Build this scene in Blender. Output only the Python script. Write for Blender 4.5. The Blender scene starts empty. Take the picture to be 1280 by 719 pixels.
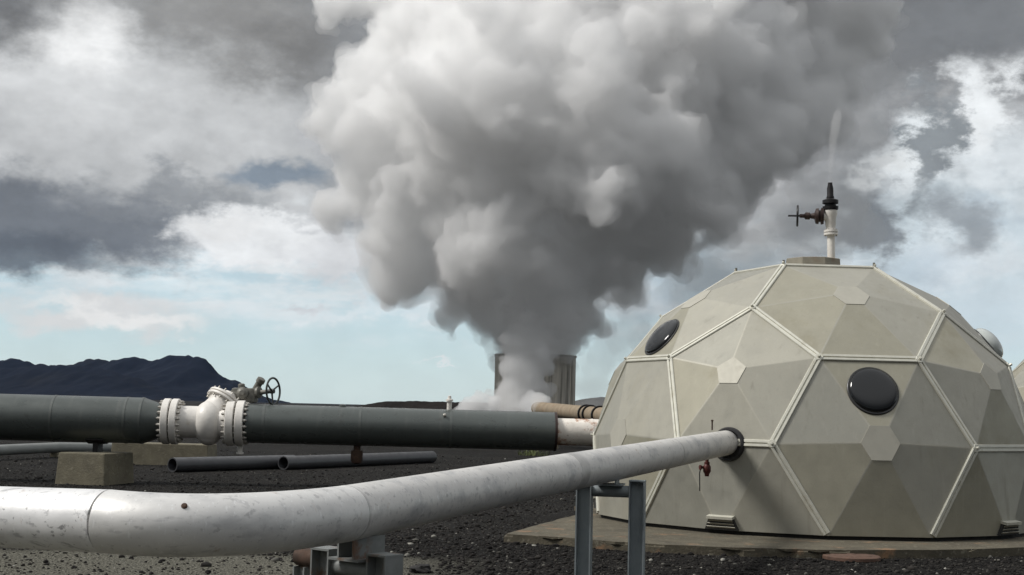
import bpy, bmesh, math, random
from mathutils import Vector, Matrix, noise
import numpy as np

scene = bpy.context.scene
col = scene.collection
R = math.radians
rng = random.Random(7)

# ------------------------------------------------------------------ camera
FOCAL, HORIZON, ROLL, EYE = 1700.0, 510.0, 0.0234, 1.65
PITCH = math.atan2(HORIZON - 359.5, FOCAL)
cam_data = bpy.data.cameras.new('camera')
cam = bpy.data.objects.new('camera', cam_data)
col.objects.link(cam)
cam_data.sensor_width = 36.0
cam_data.lens = 36.0 * FOCAL / 1280.0
cam_data.clip_start = 0.1
cam_data.clip_end = 30000.0
CAM_M = Matrix.Rotation(math.pi / 2 + PITCH, 4, 'X') @ Matrix.Rotation(ROLL, 4, 'Z')
cam.matrix_world = Matrix.Translation((0, 0, EYE)) @ CAM_M
scene.camera = cam


def ray(px, py):
    d = CAM_M.to_3x3() @ Vector(((px - 640) / FOCAL, -(py - 359.5) / FOCAL, -1.0))
    return d / d.y                     # one metre of depth


def at(px, py, depth):
    d = ray(px, py)
    return Vector((0, 0, EYE)) + d * depth


def ground_at(px, py, z=0.0):
    d = ray(px, py)
    return Vector((0, 0, EYE)) + d * ((z - EYE) / d.z)

# ------------------------------------------------------------------ helpers
def tag(o, label=None, cat=None, group=None, kind=None):
    if label: o['label'] = label
    if cat: o['category'] = cat
    if group: o['group'] = group
    if kind: o['kind'] = kind
    return o


def thing(name, label, cat, loc=(0, 0, 0), rotz=0.0, group=None):
    o = bpy.data.objects.new(name, None)
    o.empty_display_size = 0.2
    col.objects.link(o)
    o.location = loc
    o.rotation_euler = (0, 0, rotz)
    return tag(o, label, cat, group)


def link_mesh(name, bm, mat, parent=None, smooth=True, angle=35.0):
    bmesh.ops.recalc_face_normals(bm, faces=bm.faces[:])
    me = bpy.data.meshes.new(name)
    bm.to_mesh(me)
    bm.free()
    for m in (mat if isinstance(mat, (list, tuple)) else [mat]):
        me.materials.append(m)
    o = bpy.data.objects.new(name, me)
    col.objects.link(o)
    if parent is not None:
        o.parent = parent            # parts are built in the frame of their thing
    if smooth:
        me.shade_smooth()
        me.set_sharp_from_angle(angle=R(angle))
    return o


def frame_of(d):
    d = Vector(d).normalized()
    a = Vector((0, 0, 1)) if abs(d.z) < 0.95 else Vector((1, 0, 0))
    u = d.cross(a).normalized()
    return u, u.cross(d).normalized(), d


def add_tube(bm, pts, rad, seg=24, caps=True, inner=None):
    """round section swept along pts; rad a number or one per point; inner = wall radius for an open pipe"""
    pts = [Vector(p) for p in pts]
    rads = rad if isinstance(rad, (list, tuple)) else [rad] * len(pts)
    u = None
    rings = []
    for i, p in enumerate(pts):
        if i == 0: t = pts[1] - p
        elif i == len(pts) - 1: t = p - pts[i - 1]
        else: t = (pts[i + 1] - p).normalized() + (p - pts[i - 1]).normalized()
        t.normalize()
        if u is None: u = frame_of(t)[0]
        u = (u - t * u.dot(t)).normalized()
        v = t.cross(u)
        rings.append([bm.verts.new(p + (u * math.cos(2 * math.pi * k / seg) + v * math.sin(2 * math.pi * k / seg)) * rads[i]) for k in range(seg)])
    for a, b in zip(rings, rings[1:]):
        for k in range(seg):
            bm.faces.new((a[k], a[(k + 1) % seg], b[(k + 1) % seg], b[k]))
    if inner:
        ends = []
        for ring, p, q in ((rings[0], pts[0], pts[1]), (rings[-1], pts[-1], pts[-2])):
            ir = [bm.verts.new(p + (v.co - p).normalized() * inner) for v in ring]
            dr = [bm.verts.new(v.co + (q - p) * 0.98 * 0.5) for v in ir]
            for k in range(seg):
                bm.faces.new((ring[k], ir[k], ir[(k + 1) % seg], ring[(k + 1) % seg]))
                bm.faces.new((ir[k], dr[k], dr[(k + 1) % seg], ir[(k + 1) % seg]))
    elif caps:
        bm.faces.new(rings[0]); bm.faces.new(list(reversed(rings[-1])))
    return rings


def add_lathe(bm, origin, axis, profile, seg=32):
    """profile of (along, radius) turned about axis"""
    u, v, d = frame_of(axis)
    o = Vector(origin)
    rings = []
    for h, r in profile:
        if r < 1e-6:
            rings.append([bm.verts.new(o + d * h)])
        else:
            rings.append([bm.verts.new(o + d * h + (u * math.cos(2 * math.pi * k / seg) + v * math.sin(2 * math.pi * k / seg)) * r) for k in range(seg)])
    for a, b in zip(rings, rings[1:]):
        for k in range(seg):
            j = (k + 1) % seg
            if len(a) == 1 and len(b) == 1: continue
            if len(a) == 1: bm.faces.new((a[0], b[j], b[k]))
            elif len(b) == 1: bm.faces.new((a[k], a[j], b[0]))
            else: bm.faces.new((a[k], a[j], b[j], b[k]))
    for ring in (rings[0], rings[-1]):
        if len(ring) > 1: bm.faces.new(ring)


def add_box(bm, c, size, axes=None, bevel=0.0, taper=1.0):
    ax = axes or (Vector((1, 0, 0)), Vector((0, 1, 0)), Vector((0, 0, 1)))
    c = Vector(c)
    vs = []
    for z in (-1, 1):
        k = taper if z > 0 else 1.0
        for x, y in ((-1, -1), (1, -1), (1, 1), (-1, 1)):
            vs.append(bm.verts.new(c + ax[0] * (x * size[0] / 2 * k) + ax[1] * (y * size[1] / 2 * k) + ax[2] * (z * size[2] / 2)))
    fs = [(0, 3, 2, 1), (4, 5, 6, 7), (0, 1, 5, 4), (1, 2, 6, 5), (2, 3, 7, 6), (3, 0, 4, 7)]
    faces = [bm.faces.new([vs[i] for i in f]) for f in fs]
    if bevel:
        es = list({e for f in faces for e in f.edges})
        bmesh.ops.bevel(bm, geom=es, offset=bevel, segments=2, affect='EDGES', profile=0.6)


def add_prism(bm, pts, d):
    """closed prism: polygon pts pushed along vector d"""
    a = [bm.verts.new(Vector(p)) for p in pts]
    b = [bm.verts.new(Vector(p) + Vector(d)) for p in pts]
    bm.faces.new(list(reversed(a))); bm.faces.new(b)
    n = len(pts)
    for k in range(n):
        bm.faces.new((a[k], a[(k + 1) % n], b[(k + 1) % n], b[k]))


def add_torus(bm, c, axis, Rr, r, seg=32, sub=8):
    u, v, d = frame_of(axis)
    c = Vector(c)
    rings = []
    for i in range(seg):
        a = 2 * math.pi * i / seg
        e = u * math.cos(a) + v * math.sin(a)
        rings.append([bm.verts.new(c + e * (Rr + r * math.cos(2 * math.pi * k / sub)) + d * r * math.sin(2 * math.pi * k / sub)) for k in range(sub)])
    for i in range(seg):
        a, b = rings[i], rings[(i + 1) % seg]
        for k in range(sub):
            bm.faces.new((a[k], a[(k + 1) % sub], b[(k + 1) % sub], b[k]))


def copy_tree(o, parent=None):
    c = o.copy()
    col.objects.link(c)
    c.parent = parent
    for ch in o.children:
        copy_tree(ch, c)
    return c


# ------------------------------------------------------------------ materials
def material(name, base, rough=0.6, metal=0.0, var=0.12, scale=6.0, detail=6.0, bump=0.0, bump_scale=40.0,
             stains=(), rough_var=0.1, stretch=(1, 1, 1), spec=0.5, coat=0.0):
    """noise varied principled surface; stains = list of (colour, scale, low, high, strength, stretch)"""
    m = bpy.data.materials.new(name)
    m.use_nodes = True
    nt = m.node_tree
    L = nt.links
    b = nt.nodes['Principled BSDF']
    tc = nt.nodes.new('ShaderNodeTexCoord')

    def nz(sc, det, st):
        mp = nt.nodes.new('ShaderNodeMapping'); mp.inputs['Scale'].default_value = st
        mp.inputs['Location'].default_value = (rng.uniform(-9, 9), rng.uniform(-9, 9), rng.uniform(-9, 9))
        L.new(tc.outputs['Object'], mp.inputs['Vector'])
        n = nt.nodes.new('ShaderNodeTexNoise'); n.inputs['Scale'].default_value = sc; n.inputs['Detail'].default_value = det
        n.inputs['Roughness'].default_value = 0.6
        L.new(mp.outputs['Vector'], n.inputs['Vector'])
        return n.outputs['Fac']
    n1 = nz(scale, detail, stretch)
    mr = nt.nodes.new('ShaderNodeMapRange')
    mr.inputs['From Min'].default_value = 0.3; mr.inputs['From Max'].default_value = 0.7
    mr.inputs['To Min'].default_value = 1 - var; mr.inputs['To Max'].default_value = 1 + var
    L.new(n1, mr.inputs['Value'])
    mx = nt.nodes.new('ShaderNodeMix'); mx.data_type = 'RGBA'; mx.blend_type = 'MULTIPLY'
    mx.inputs['Factor'].default_value = 1.0
    mx.inputs['A'].default_value = (*base, 1)
    L.new(mr.outputs['Result'], mx.inputs['B'])
    cur = mx.outputs['Result']
    for colour, sc, lo, hi, strength, st in stains:
        f = nz(sc, 5.0, st)
        r2 = nt.nodes.new('ShaderNodeMapRange'); r2.interpolation_type = 'SMOOTHSTEP'
        r2.inputs['From Min'].default_value = lo; r2.inputs['From Max'].default_value = hi
        r2.inputs['To Max'].default_value = strength
        L.new(f, r2.inputs['Value'])
        m2 = nt.nodes.new('ShaderNodeMix'); m2.data_type = 'RGBA'
        L.new(r2.outputs['Result'], m2.inputs['Factor'])
        L.new(cur, m2.inputs['A']); m2.inputs['B'].default_value = (*colour, 1)
        cur = m2.outputs['Result']
    L.new(cur, b.inputs['Base Color'])
    rr = nt.nodes.new('ShaderNodeMapRange')
    rr.inputs['From Min'].default_value = 0.3; rr.inputs['From Max'].default_value = 0.7
    rr.inputs['To Min'].default_value = max(0.02, rough - rough_var); rr.inputs['To Max'].default_value = min(1, rough + rough_var)
    L.new(nz(scale * 2.3, 4, stretch), rr.inputs['Value'])
    L.new(rr.outputs['Result'], b.inputs['Roughness'])
    b.inputs['Metallic'].default_value = metal
    b.inputs['Specular IOR Level'].default_value = spec
    b.inputs['Coat Weight'].default_value = coat
    if bump:
        bp = nt.nodes.new('ShaderNodeBump'); bp.inputs['Strength'].default_value = 1.0; bp.inputs['Distance'].default_value = bump
        L.new(nz(bump_scale, 6, (1, 1, 1)), bp.inputs['Height'])
        L.new(bp.outputs['Normal'], b.inputs['Normal'])
    m['out'] = 1
    return m


def add_wave_bump(m, scale, distance, direction='X'):
    """fine pressed ribs in sheet metal"""
    nt = m.node_tree
    tc = nt.nodes.new('ShaderNodeTexCoord')
    w = nt.nodes.new('ShaderNodeTexWave'); w.bands_direction = direction
    w.inputs['Scale'].default_value = scale
    bp = nt.nodes.new('ShaderNodeBump'); bp.inputs['Distance'].default_value = distance
    nt.links.new(tc.outputs['Object'], w.inputs['Vector'])
    nt.links.new(w.outputs['Fac'], bp.inputs['Height'])
    nt.links.new(bp.outputs['Normal'], nt.nodes['Principled BSDF'].inputs['Normal'])


S1 = S1_ = (1, 1, 1)
M = {}
M['panel'] = material('painted_aluminium_panel', (0.37, 0.357, 0.30), 0.52, 0.35, var=0.05, scale=2.5,
                      stains=[((0.30, 0.27, 0.18), 1.6, 0.52, 0.8, 0.35, (1, 1, .35)), ((0.44, 0.42, 0.36), 7, 0.55, 0.75, 0.35, (2.2, 2.2, .16)), ((0.17, 0.155, 0.12), 3.2, 0.56, 0.78, 0.4, (2.5, 2.5, .2)), ((0.27, 0.21, 0.15), 1.1, 0.56, 0.76, 0.35, S1_), ((0.24, 0.22, 0.18), 60, 0.55, 0.75, 0.4, S1_)],
                      bump=0.004, bump_scale=1.3)
M['panel_b'] = material('grey_aluminium_panel', (0.315, 0.307, 0.262), 0.5, 0.45, var=0.06, scale=2.5,
                        stains=[((0.40, 0.385, 0.33), 7, 0.55, 0.75, 0.35, (2.2, 2.2, .16)), ((0.15, 0.14, 0.11), 3.2, 0.56, 0.78, 0.4, (2.5, 2.5, .2)), ((0.2, 0.19, 0.15), 60, 0.55, 0.75, 0.4, S1_)], bump=0.004, bump_scale=1.3)
M['panel_c'] = material('olive_aluminium_panel', (0.335, 0.318, 0.25), 0.52, 0.35, var=0.07, scale=2.5,
                        stains=[((0.21, 0.185, 0.115), 1.3, 0.50, 0.75, 0.4, S1_), ((0.40, 0.38, 0.30), 7, 0.55, 0.75, 0.4, (2.2, 2.2, .16)), ((0.2, 0.18, 0.13), 60, 0.55, 0.75, 0.4, S1_)], bump=0.004, bump_scale=1.3)
M['centre_plate'] = material('pale_centre_plate', (0.41, 0.395, 0.335), 0.6, 0.2, var=0.05, scale=6, rough_var=.03, stains=[((0.27, 0.25, 0.2), 5, 0.55, 0.8, 0.4, S1_)])
M['seam'] = material('bare_aluminium_strip', (0.56, 0.55, 0.475), 0.45, 0.25, var=0.08, scale=7,
                     stains=[((0.36, 0.32, 0.22), 5, 0.56, 0.75, 0.5, S1)])
M['rubber'] = material('black_rubber', (0.014, 0.014, 0.015), 0.55, var=0.2)
M['gasket'] = material('shaded_base_gap', (0.02, 0.019, 0.017), 0.8)  # shadow line under the dome and dark vent insides, painted near-black
M['dark_glass'] = material('dark_acrylic', (0.010, 0.011, 0.012), 0.10, var=0.05, rough_var=0.0, spec=0.5)
M['grey_glass'] = material('pale_acrylic', (0.42, 0.45, 0.43), 0.12, var=0.1, rough_var=0.04, coat=0.4)
M['frame_dark'] = material('window_frame_metal', (0.05, 0.05, 0.05), 0.4, 0.6)
M['cap'] = material('weathered_hatch_metal', (0.26, 0.24, 0.19), 0.6, 0.2, var=0.2, stains=[((0.2, 0.13, 0.08), 6, 0.5, 0.75, 0.6, S1)])
M['black_iron'] = material('black_cast_iron', (0.013, 0.012, 0.013), 0.5, 0.3, var=0.3, scale=20)
M['brown_iron'] = material('brown_cast_iron', (0.04, 0.024, 0.02), 0.55, 0.3, var=0.3, scale=20)
M['white_valve'] = material('white_valve_paint', (0.74, 0.71, 0.66), 0.42, var=0.06, scale=9,
                            stains=[((0.5, 0.42, 0.32), 5, 0.55, 0.8, 0.5, (1, 1, .5)), ((0.2, 0.17, 0.13), 25, 0.66, 0.8, 0.5, S1)], bump=0.004, bump_scale=25)
M['bolt'] = material('weathered_bolt', (0.42, 0.40, 0.36), 0.5, 0.4, var=0.25, scale=30)
M['gear'] = material('grey_gearbox_paint', (0.15, 0.145, 0.125), 0.55, 0.2, var=0.3, scale=14)
M['wheel'] = material('handwheel_iron', (0.045, 0.05, 0.048), 0.5, 0.3, var=0.2)
M['clad'] = material('dark_green_grey_cladding', (0.092, 0.104, 0.098), 0.33, 0.25, var=0.10, scale=1.6, stretch=(.5, 1, 1),
                     stains=[((0.15, 0.155, 0.145), 2.5, 0.53, 0.78, 0.5, (3, .4, .4)), ((0.05, 0.05, 0.045), 6, 0.56, 0.75, 0.5, S1), ((0.20, 0.20, 0.185), 30, 0.64, 0.72, 0.4, S1)], bump=0.003, bump_scale=3)
M['clad_band'] = material('cladding_band', (0.115, 0.125, 0.118), 0.4, 0.35, var=0.15)
M['rusty_white'] = material('white_pipe_with_rust', (0.74, 0.69, 0.62), 0.5, var=0.08, scale=5,
                            stains=[((0.33, 0.13, 0.045), 2.6, 0.50, 0.60, 0.95, (1.0, 1, 1.0)), ((0.14, 0.06, 0.03), 9, 0.6, 0.72, 0.8, S1)], bump=0.006, bump_scale=14)
M['rust'] = material('rusty_steel', (0.065, 0.036, 0.023), 0.85, var=0.35, scale=14, stains=[((0.03, 0.02, 0.015), 10, 0.5, 0.7, 0.7, S1)])
M['tan_pipe'] = material('tan_weathered_pipe', (0.26, 0.205, 0.14), 0.7, var=0.2, scale=2.5, stains=[((0.18, 0.08, 0.035), 3, 0.55, 0.75, 0.7, S1)])
M['concrete'] = material('block_concrete', (0.145, 0.13, 0.09), 0.9, var=0.2, scale=4,
                         stains=[((0.09, 0.08, 0.06), 3, 0.5, 0.75, 0.6, (1, 1, .4)), ((0.26, 0.235, 0.17), 12, 0.55, 0.7, 0.5, S1)], bump=0.012, bump_scale=30)
M['pad'] = material('pad_concrete', (0.095, 0.083, 0.057), 0.92, var=0.25, scale=2.2,
                    stains=[((0.06, 0.05, 0.035), 1.7, 0.48, 0.72, 0.75, S1), ((0.30, 0.17, 0.09), 2.6, 0.57, 0.72, 0.7, S1), ((0.26, 0.24, 0.18), 14, 0.55, 0.7, 0.5, S1)], bump=0.01, bump_scale=40)
M['grey_steel'] = material('blue_grey_steel_paint', (0.23, 0.26, 0.27), 0.48, 0.15, var=0.10, scale=7,
                           stains=[((0.08, 0.085, 0.085), 6, 0.55, 0.75, 0.6, (1, 1, .3)), ((0.24, 0.25, 0.245), 20, 0.6, 0.75, 0.4, S1)], bump=0.0015, bump_scale=60)
M['worn_steel'] = material('worn_steel_with_rust', (0.19, 0.20, 0.195), 0.55, 0.2, var=0.2, scale=8,
                           stains=[((0.16, 0.075, 0.035), 7, 0.52, 0.68, 0.85, S1)])
M['black_steel'] = material('black_saddle_steel', (0.018, 0.018, 0.018), 0.6, 0.3, var=0.2)
M['loose_pipe'] = material('dark_plastic_pipe', (0.055, 0.056, 0.06), 0.38, var=0.12, scale=3, bump=0.002, bump_scale=8)
M['pale_pipe'] = material('pale_grey_pipe', (0.20, 0.21, 0.20), 0.5, var=0.15, scale=2)
M['tower'] = material('weathered_tower_boards', (0.56, 0.525, 0.455), 0.88, var=0.3, scale=1.4, stretch=(2.6, 2.6, .16),
                      stains=[((0.03, 0.028, 0.024), 1.3, 0.45, 0.72, 0.85, (3.2, 3.2, .13)), ((0.40, 0.385, 0.34), 1.8, 0.54, 0.75, 0.6, (3, 3, .22)), ((0.2, 0.1, 0.04), 1.1, 0.6, 0.75, 0.6, (2, 2, .5))], bump=0.03, bump_scale=6)
M['tower_rim'] = material('tower_rim_dark', (0.28, 0.26, 0.225), 0.8, var=0.3)
M['lid'] = material('rusty_lid', (0.10, 0.056, 0.038), 0.8, var=0.3, scale=10, bump=0.004, bump_scale=40)
M['red_valve'] = material('dull_red_valve', (0.085, 0.018, 0.014), 0.5, 0.2, var=0.3, scale=30)
M['boulder'] = material('basalt_boulder', (0.02, 0.019, 0.018), 0.9, var=0.4, scale=10, bump=0.01, bump_scale=30)
M['grass'] = material('dry_grass', (0.10, 0.12, 0.04), 0.8, var=0.3)


def pipe_white(name, base, scuff, metal=0.3, rough=0.48, dirt=0.5):
    """old white paint on sheet metal: scuffs, peeling flecks, rust dots and soot streaks"""
    return material(name, base, rough, metal, var=0.07, scale=3.0, rough_var=0.08, bump=0.0035, bump_scale=5,
                    stains=[((0.42, 0.42, 0.42), 3.0, 0.50, 0.72, dirt, (1, 1, 2.2)),
                            ((0.16, 0.16, 0.165), 16, 0.60, 0.70, scuff, (0.8, .8, 1.3)), ((0.30, 0.30, 0.31), 9, 0.57, 0.66, scuff * .8, (.35, 2.2, 2.2)), ((0.10, 0.10, 0.10), 45, 0.63, 0.70, scuff * .8, (1, 1, 1)),
                            ((0.30, 0.18, 0.11), 7, 0.66, 0.76, 0.5, S1),
                            ((0.82, 0.82, 0.81), 22, 0.60, 0.68, 0.6, (2, 2, .6))])


M['pipe_a'] = pipe_white('white_pipe_scuffed', (0.76, 0.755, 0.75), 0.75)
M['pipe_b'] = pipe_white('white_pipe_elbow', (0.68, 0.67, 0.65), 0.4, dirt=0.6)
M['pipe_c'] = pipe_white('white_pipe_long', (0.63, 0.615, 0.59), 0.5, dirt=0.9)
M['band'] = material('pipe_joint_band', (0.50, 0.49, 0.475), 0.4, 0.35, var=0.15, scale=8)

# ------------------------------------------------------------------ geodesic dome (truncated icosahedron with raised panels)
DOME_S, DOME_ROT, DOME_AT = 3.766, -2.1432, Vector((4.503, 20.374, 0.15))
q5 = math.sqrt(5)
ICO = [Vector((0, 0, 1))]
ICO += [Vector((2 / q5 * math.cos(2 * math.pi * k / 5), 2 / q5 * math.sin(2 * math.pi * k / 5), 1 / q5)) for k in range(5)]
ICO += [Vector((2 / q5 * math.cos(2 * math.pi * (k + .5) / 5), 2 / q5 * math.sin(2 * math.pi * (k + .5) / 5), -1 / q5)) for k in range(5)]
ICO += [Vector((0, 0, -1))]
GZ = -1 / q5 / 3
CEN = Vector((0, 0, -GZ * DOME_S))
cut = lambda a, b: (2 * ICO[a] + ICO[b]) / 3
loc3 = lambda v: v * DOME_S + CEN
nb = {i: [j for j in range(12) if j != i and abs((ICO[i] - ICO[j]).length - 1.0515) < .01] for i in range(12)}
polys = []
for i in range(12):
    u, v, d = frame_of(ICO[i])
    js = sorted(nb[i], key=lambda j: math.atan2((ICO[j] - ICO[i]).dot(v), (ICO[j] - ICO[i]).dot(u)))
    polys.append(('pentagon_panel', [cut(i, j) for j in js]))
for i in range(12):
    for j in nb[i]:
        for k in nb[i]:
            if i < j < k and k in nb[j]:
                polys.append(('hexagon_panel', [cut(i, j), cut(j, i), cut(j, k), cut(k, j), cut(k, i), cut(i, k)]))
dome_m = Matrix.Translation(DOME_AT) @ Matrix.Rotation(DOME_ROT, 4, 'Z')
dome_inv = dome_m.inverted()

dome = thing('geodesic_dome', 'large faceted khaki metal dome standing over the wellhead, pierced by the white pipe', 'dome', DOME_AT, DOME_ROT, 'geodesic domes')
facets = []                               # (corner, corner, pad corner, pad corner) in dome space
for kind, cs in polys:
    c = sum(cs, Vector()) / len(cs)
    if max(p.z for p in cs) < GZ + 1e-4: continue
    top = c.length > .8 and abs(c.normalized().z - 1) < 1e-3
    pad_c = c * (1.0 if top else 1.08)
    pad = [pad_c + .185 * (p - c) for p in cs]
    bm = bmesh.new()
    A = [bm.verts.new(loc3(p)) for p in cs]
    B = [bm.verts.new(loc3(p)) for p in pad]
    n = len(cs)
    bm.faces.new(B)
    for k in range(n):
        bm.faces.new((A[k], A[(k + 1) % n], B[(k + 1) % n], B[k])).material_index = rng.choice((0, 0, 0, 1, 1, 2))
        facets.append([loc3(x) for x in (cs[k], cs[(k + 1) % n], pad[(k + 1) % n], pad[k])])
    bmesh.ops.bisect_plane(bm, geom=bm.verts[:] + bm.edges[:] + bm.faces[:], plane_co=(0, 0, 0.001), plane_no=(0, 0, -1), clear_outer=True)
    if len(bm.faces) == 0:
        bm.free(); continue
    # soft folds between the facets
    es = [e for e in bm.edges if len(e.link_faces) == 2]
    bmesh.ops.bevel(bm, geom=es, offset=0.012, segments=2, affect='EDGES', profile=0.5)
    pn = link_mesh(kind, bm, [M['panel'], M['panel_b'], M['panel_c']], dome, angle=3)
    if not top and min(p.z for p in pad) > GZ + .02:
        cn = (loc3(c) - CEN).normalized()
        bm = bmesh.new(); add_prism(bm, [loc3(pad_c + (p - pad_c) * 1.04) - cn * .004 for p in pad], cn * .009)
        link_mesh('centre_plate', bm, M['centre_plate'], pn, smooth=False)


def facet_hit(px, py, inv=dome_inv):
    """where the sight line through a photo pixel meets the dome: point and normal in dome space"""
    from mathutils.geometry import intersect_ray_tri
    o = inv @ Vector((0, 0, EYE))
    d = (inv.to_3x3() @ ray(px, py)).normalized()
    best = None
    for f in facets:
        for t in ((f[0], f[1], f[2]), (f[0], f[2], f[3])):
            h = intersect_ray_tri(*t, d, o, True)
            if h is not None and (best is None or (h - o).length < best[2]):
                nn = (f[1] - f[0]).cross(f[2] - f[0]).normalized()
                if nn.dot(h - CEN) < 0: nn = -nn
                best = (h, nn, (h - o).length)
    return best


# cover strips along the seams
seen = set()
for kind, cs in polys:
    n = len(cs)
    for k in range(n):
        a, b = cs[k], cs[(k + 1) % n]
        key = tuple(sorted([tuple(round(x, 4) for x in a), tuple(round(x, 4) for x in b)]))
        if key in seen: continue
        seen.add(key)
        if a.z < GZ + 1e-3 and b.z < GZ + 1e-3: continue
        if a.z < GZ: a = b + (a - b) * ((b.z - GZ) / (b.z - a.z))
        if b.z < GZ: b = a + (b - a) * ((a.z - GZ) / (a.z - b.z))
        A, B = loc3(a), loc3(b)
        d = (B - A).normalized()
        nn = ((A + B) / 2 - CEN).normalized()
        s = d.cross(nn).normalized()
        nn = s.cross(d)
        w = .047
        prof = [(-w, -.03), (-w, .014), (-w + .008, .022), (-.010, .022), (-.006, .006), (.006, .006), (.010, .022), (w - .008, .022), (w, .014), (w, -.03)]
        bm = bmesh.new()
        add_prism(bm, [A + d * .03 + s * x + nn * y for x, y in prof], (B - A) - d * .06)
        link_mesh('seam_strip', bm, M['seam'], dome, smooth=False)

# node plates where three strips meet
pts = {tuple(round(x, 4) for x in c) for _, cs in polys for c in cs if c.z > GZ + .01}
for p in sorted(pts):
    q = loc3(Vector(p)); nn = (q - CEN).normalized()
    bm = bmesh.new()
    add_lathe(bm, q - nn * .02, nn, [(0, .058), (.034, .058), (.040, .052)], 6)
    add_lathe(bm, q + nn * .0195, nn, [(0, .02), (.034, .02), (.038, .015)], 6)
    link_mesh('node_plate', bm, M['seam'], dome, smooth=False)


def window(hit, radius, glass, label, bulge=.065):
    c, nn = hit[0], hit[1]
    bm = bmesh.new()
    add_lathe(bm, c - nn * .02, nn, [(0, radius + .012), (.035, radius + .012), (.042, radius + .004), (.042, radius - .02), (.02, radius - .03)], 48)
    w = link_mesh('window', bm, M['frame_dark'], dome)
    w['label'] = label
    bm = bmesh.new()
    prof = [(.03, radius - .015)] + [(.03 + bulge * math.sin(t * math.pi / 16), (radius - .015) * math.cos(t * math.pi / 16)) for t in range(1, 8)] + [(.03 + bulge, 0)]
    add_lathe(bm, c, nn, prof, 48)
    link_mesh('glass_bubble', bm, glass, w, angle=60)


window(facet_hit(1091, 489), .325, M['dark_glass'], 'dark round bubble window facing the viewer')
window(facet_hit(828, 422), .325, M['dark_glass'], 'dark round bubble window on the upper left facet')
# the third window, on the far right slope: same place on its own hexagon as the other two
h = facet_hit(1091, 489)
rot72 = lambda v, k: CEN + Matrix.Rotation(2 * math.pi * k / 5, 3, 'Z') @ (v - CEN)
h2 = facet_hit(828, 422)
for k in range(5):
    c = rot72(h2[0], k); p = dome_m @ c
    d = cam.matrix_world.inverted() @ p
    px = 640 + FOCAL * d.x / -d.z
    if 1200 < px < 1260:
        nn = Matrix.Rotation(2 * math.pi * k / 5, 3, 'Z') @ h2[1]
        window((c, nn), .29, M['grey_glass'], 'pale bubble window on the far right slope', .16)

# hatch plate on the crown, lugs at its corners
bm = bmesh.new()
TOPZ = (ICO[0].z * .8157 - GZ) * DOME_S
hc = dome_inv @ at(1016, 320, 20.30)
add_lathe(bm, (hc.x, hc.y, TOPZ - .02), (0, 0, 1), [(0, .50), (.07, .50), (.075, .43), (.205, .42), (.215, .39)], 8)
link_mesh('crown_hatch', bm, M['cap'], dome, smooth=False)
for p in sorted(pts):
    if p[2] > .75:
        q = loc3(Vector(p))
        bm = bmesh.new()
        add_tube(bm, [q - Vector((0, 0, .02)), q + Vector((0, 0, .075))], .018, 8)
        link_mesh('lifting_lug', bm, M['gear'], dome)
# louvred vents at the foot of the panels that stand half in the ground
for kind, cs in polys:
    c = sum(cs, Vector()) / len(cs)
    if abs(c.z - GZ) > .01 or len(cs) != 6: continue
    o3 = loc3(c * 1.08); nn = (o3 - CEN).normalized()
    sx = Vector((-nn.y, nn.x, 0)).normalized(); sy = nn.cross(sx).normalized()
    if sy.z < 0: sy = -sy
    b0 = o3 + sy * (.01 - o3.z) / sy.z
    tr4 = [b0 - sx * .23, b0 + sx * .23, b0 + sx * .165 + sy * .155, b0 - sx * .165 + sy * .155]
    bm = bmesh.new(); add_prism(bm, [p - nn * .05 for p in tr4], nn * .085)
    vt = link_mesh('vent', bm, M['gasket'], dome, smooth=False)
    bm = bmesh.new(); add_box(bm, b0 + sy * .165 + nn * .03, (.36, .035, .10), (sx, sy, nn)); link_mesh('hood', bm, M['seam'], vt, smooth=False)
    for k in range(3):
        y_ = .035 + k * .042
        bm = bmesh.new(); ta = (sy * .8 + nn * .6).normalized(); add_box(bm, b0 + sy * y_ + nn * .04, (.42 - y_ * .75, .006, .030), (sx, sx.cross(ta), ta)); link_mesh('louvre', bm, M['panel'], vt, smooth=False)
# inset plinth ring, its black standing in for the shadow line under the panels
bm = bmesh.new()
base_pts = sorted({(round(v.x, 3), round(v.y, 3)) for o in dome.children if 'panel' in o.name for v in (w.co for w in o.data.vertices) if v.z < .01}, key=lambda p: math.atan2(p[1], p[0]))
add_prism(bm, [(x * .985, y * .985, -.155) for x, y in base_pts], (0, 0, .17))
link_mesh('base_ring', bm, M['gasket'], dome, smooth=False)

# opening where the white pipe enters
port = facet_hit(908, 553.5)
port_w = dome_m @ port[0]
D0 = port_w.y
PIPE_R = 30.6 / FOCAL * D0 / 2
pw = lambda x: 30.6 + .082 * (900 - x)
PD = lambda x: D0 * 30.6 / pw(x)
coll = facet_hit(911, 555.5)
bm = bmesh.new()
add_lathe(bm, coll[0] - coll[1] * .02, coll[1], [(0, PIPE_R * 1.40), (.04, PIPE_R * 1.40), (.06, PIPE_R * 1.30), (.06, PIPE_R * 1.12), (.022, PIPE_R * 1.05)], 40)
link_mesh('pipe_port', bm, M['rubber'], dome)

# neighbouring dome, only its left limb is in the picture
dome_b = copy_tree(dome)
DOMEB = Vector(((1440 - 640) / FOCAL * 27.0, 27.0, .15))
dome_b.location = DOMEB
dome_b.rotation_euler = (0, 0, DOME_ROT + R(20))
dome_b['label'] = 'second khaki metal dome, its edge just showing at the right border behind the large one'
for ch in list(dome_b.children):
    if ch.name.startswith('pipe_port'):
        bpy.data.objects.remove(ch)
    elif 'label' in ch.keys():
        del ch['label']

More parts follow.
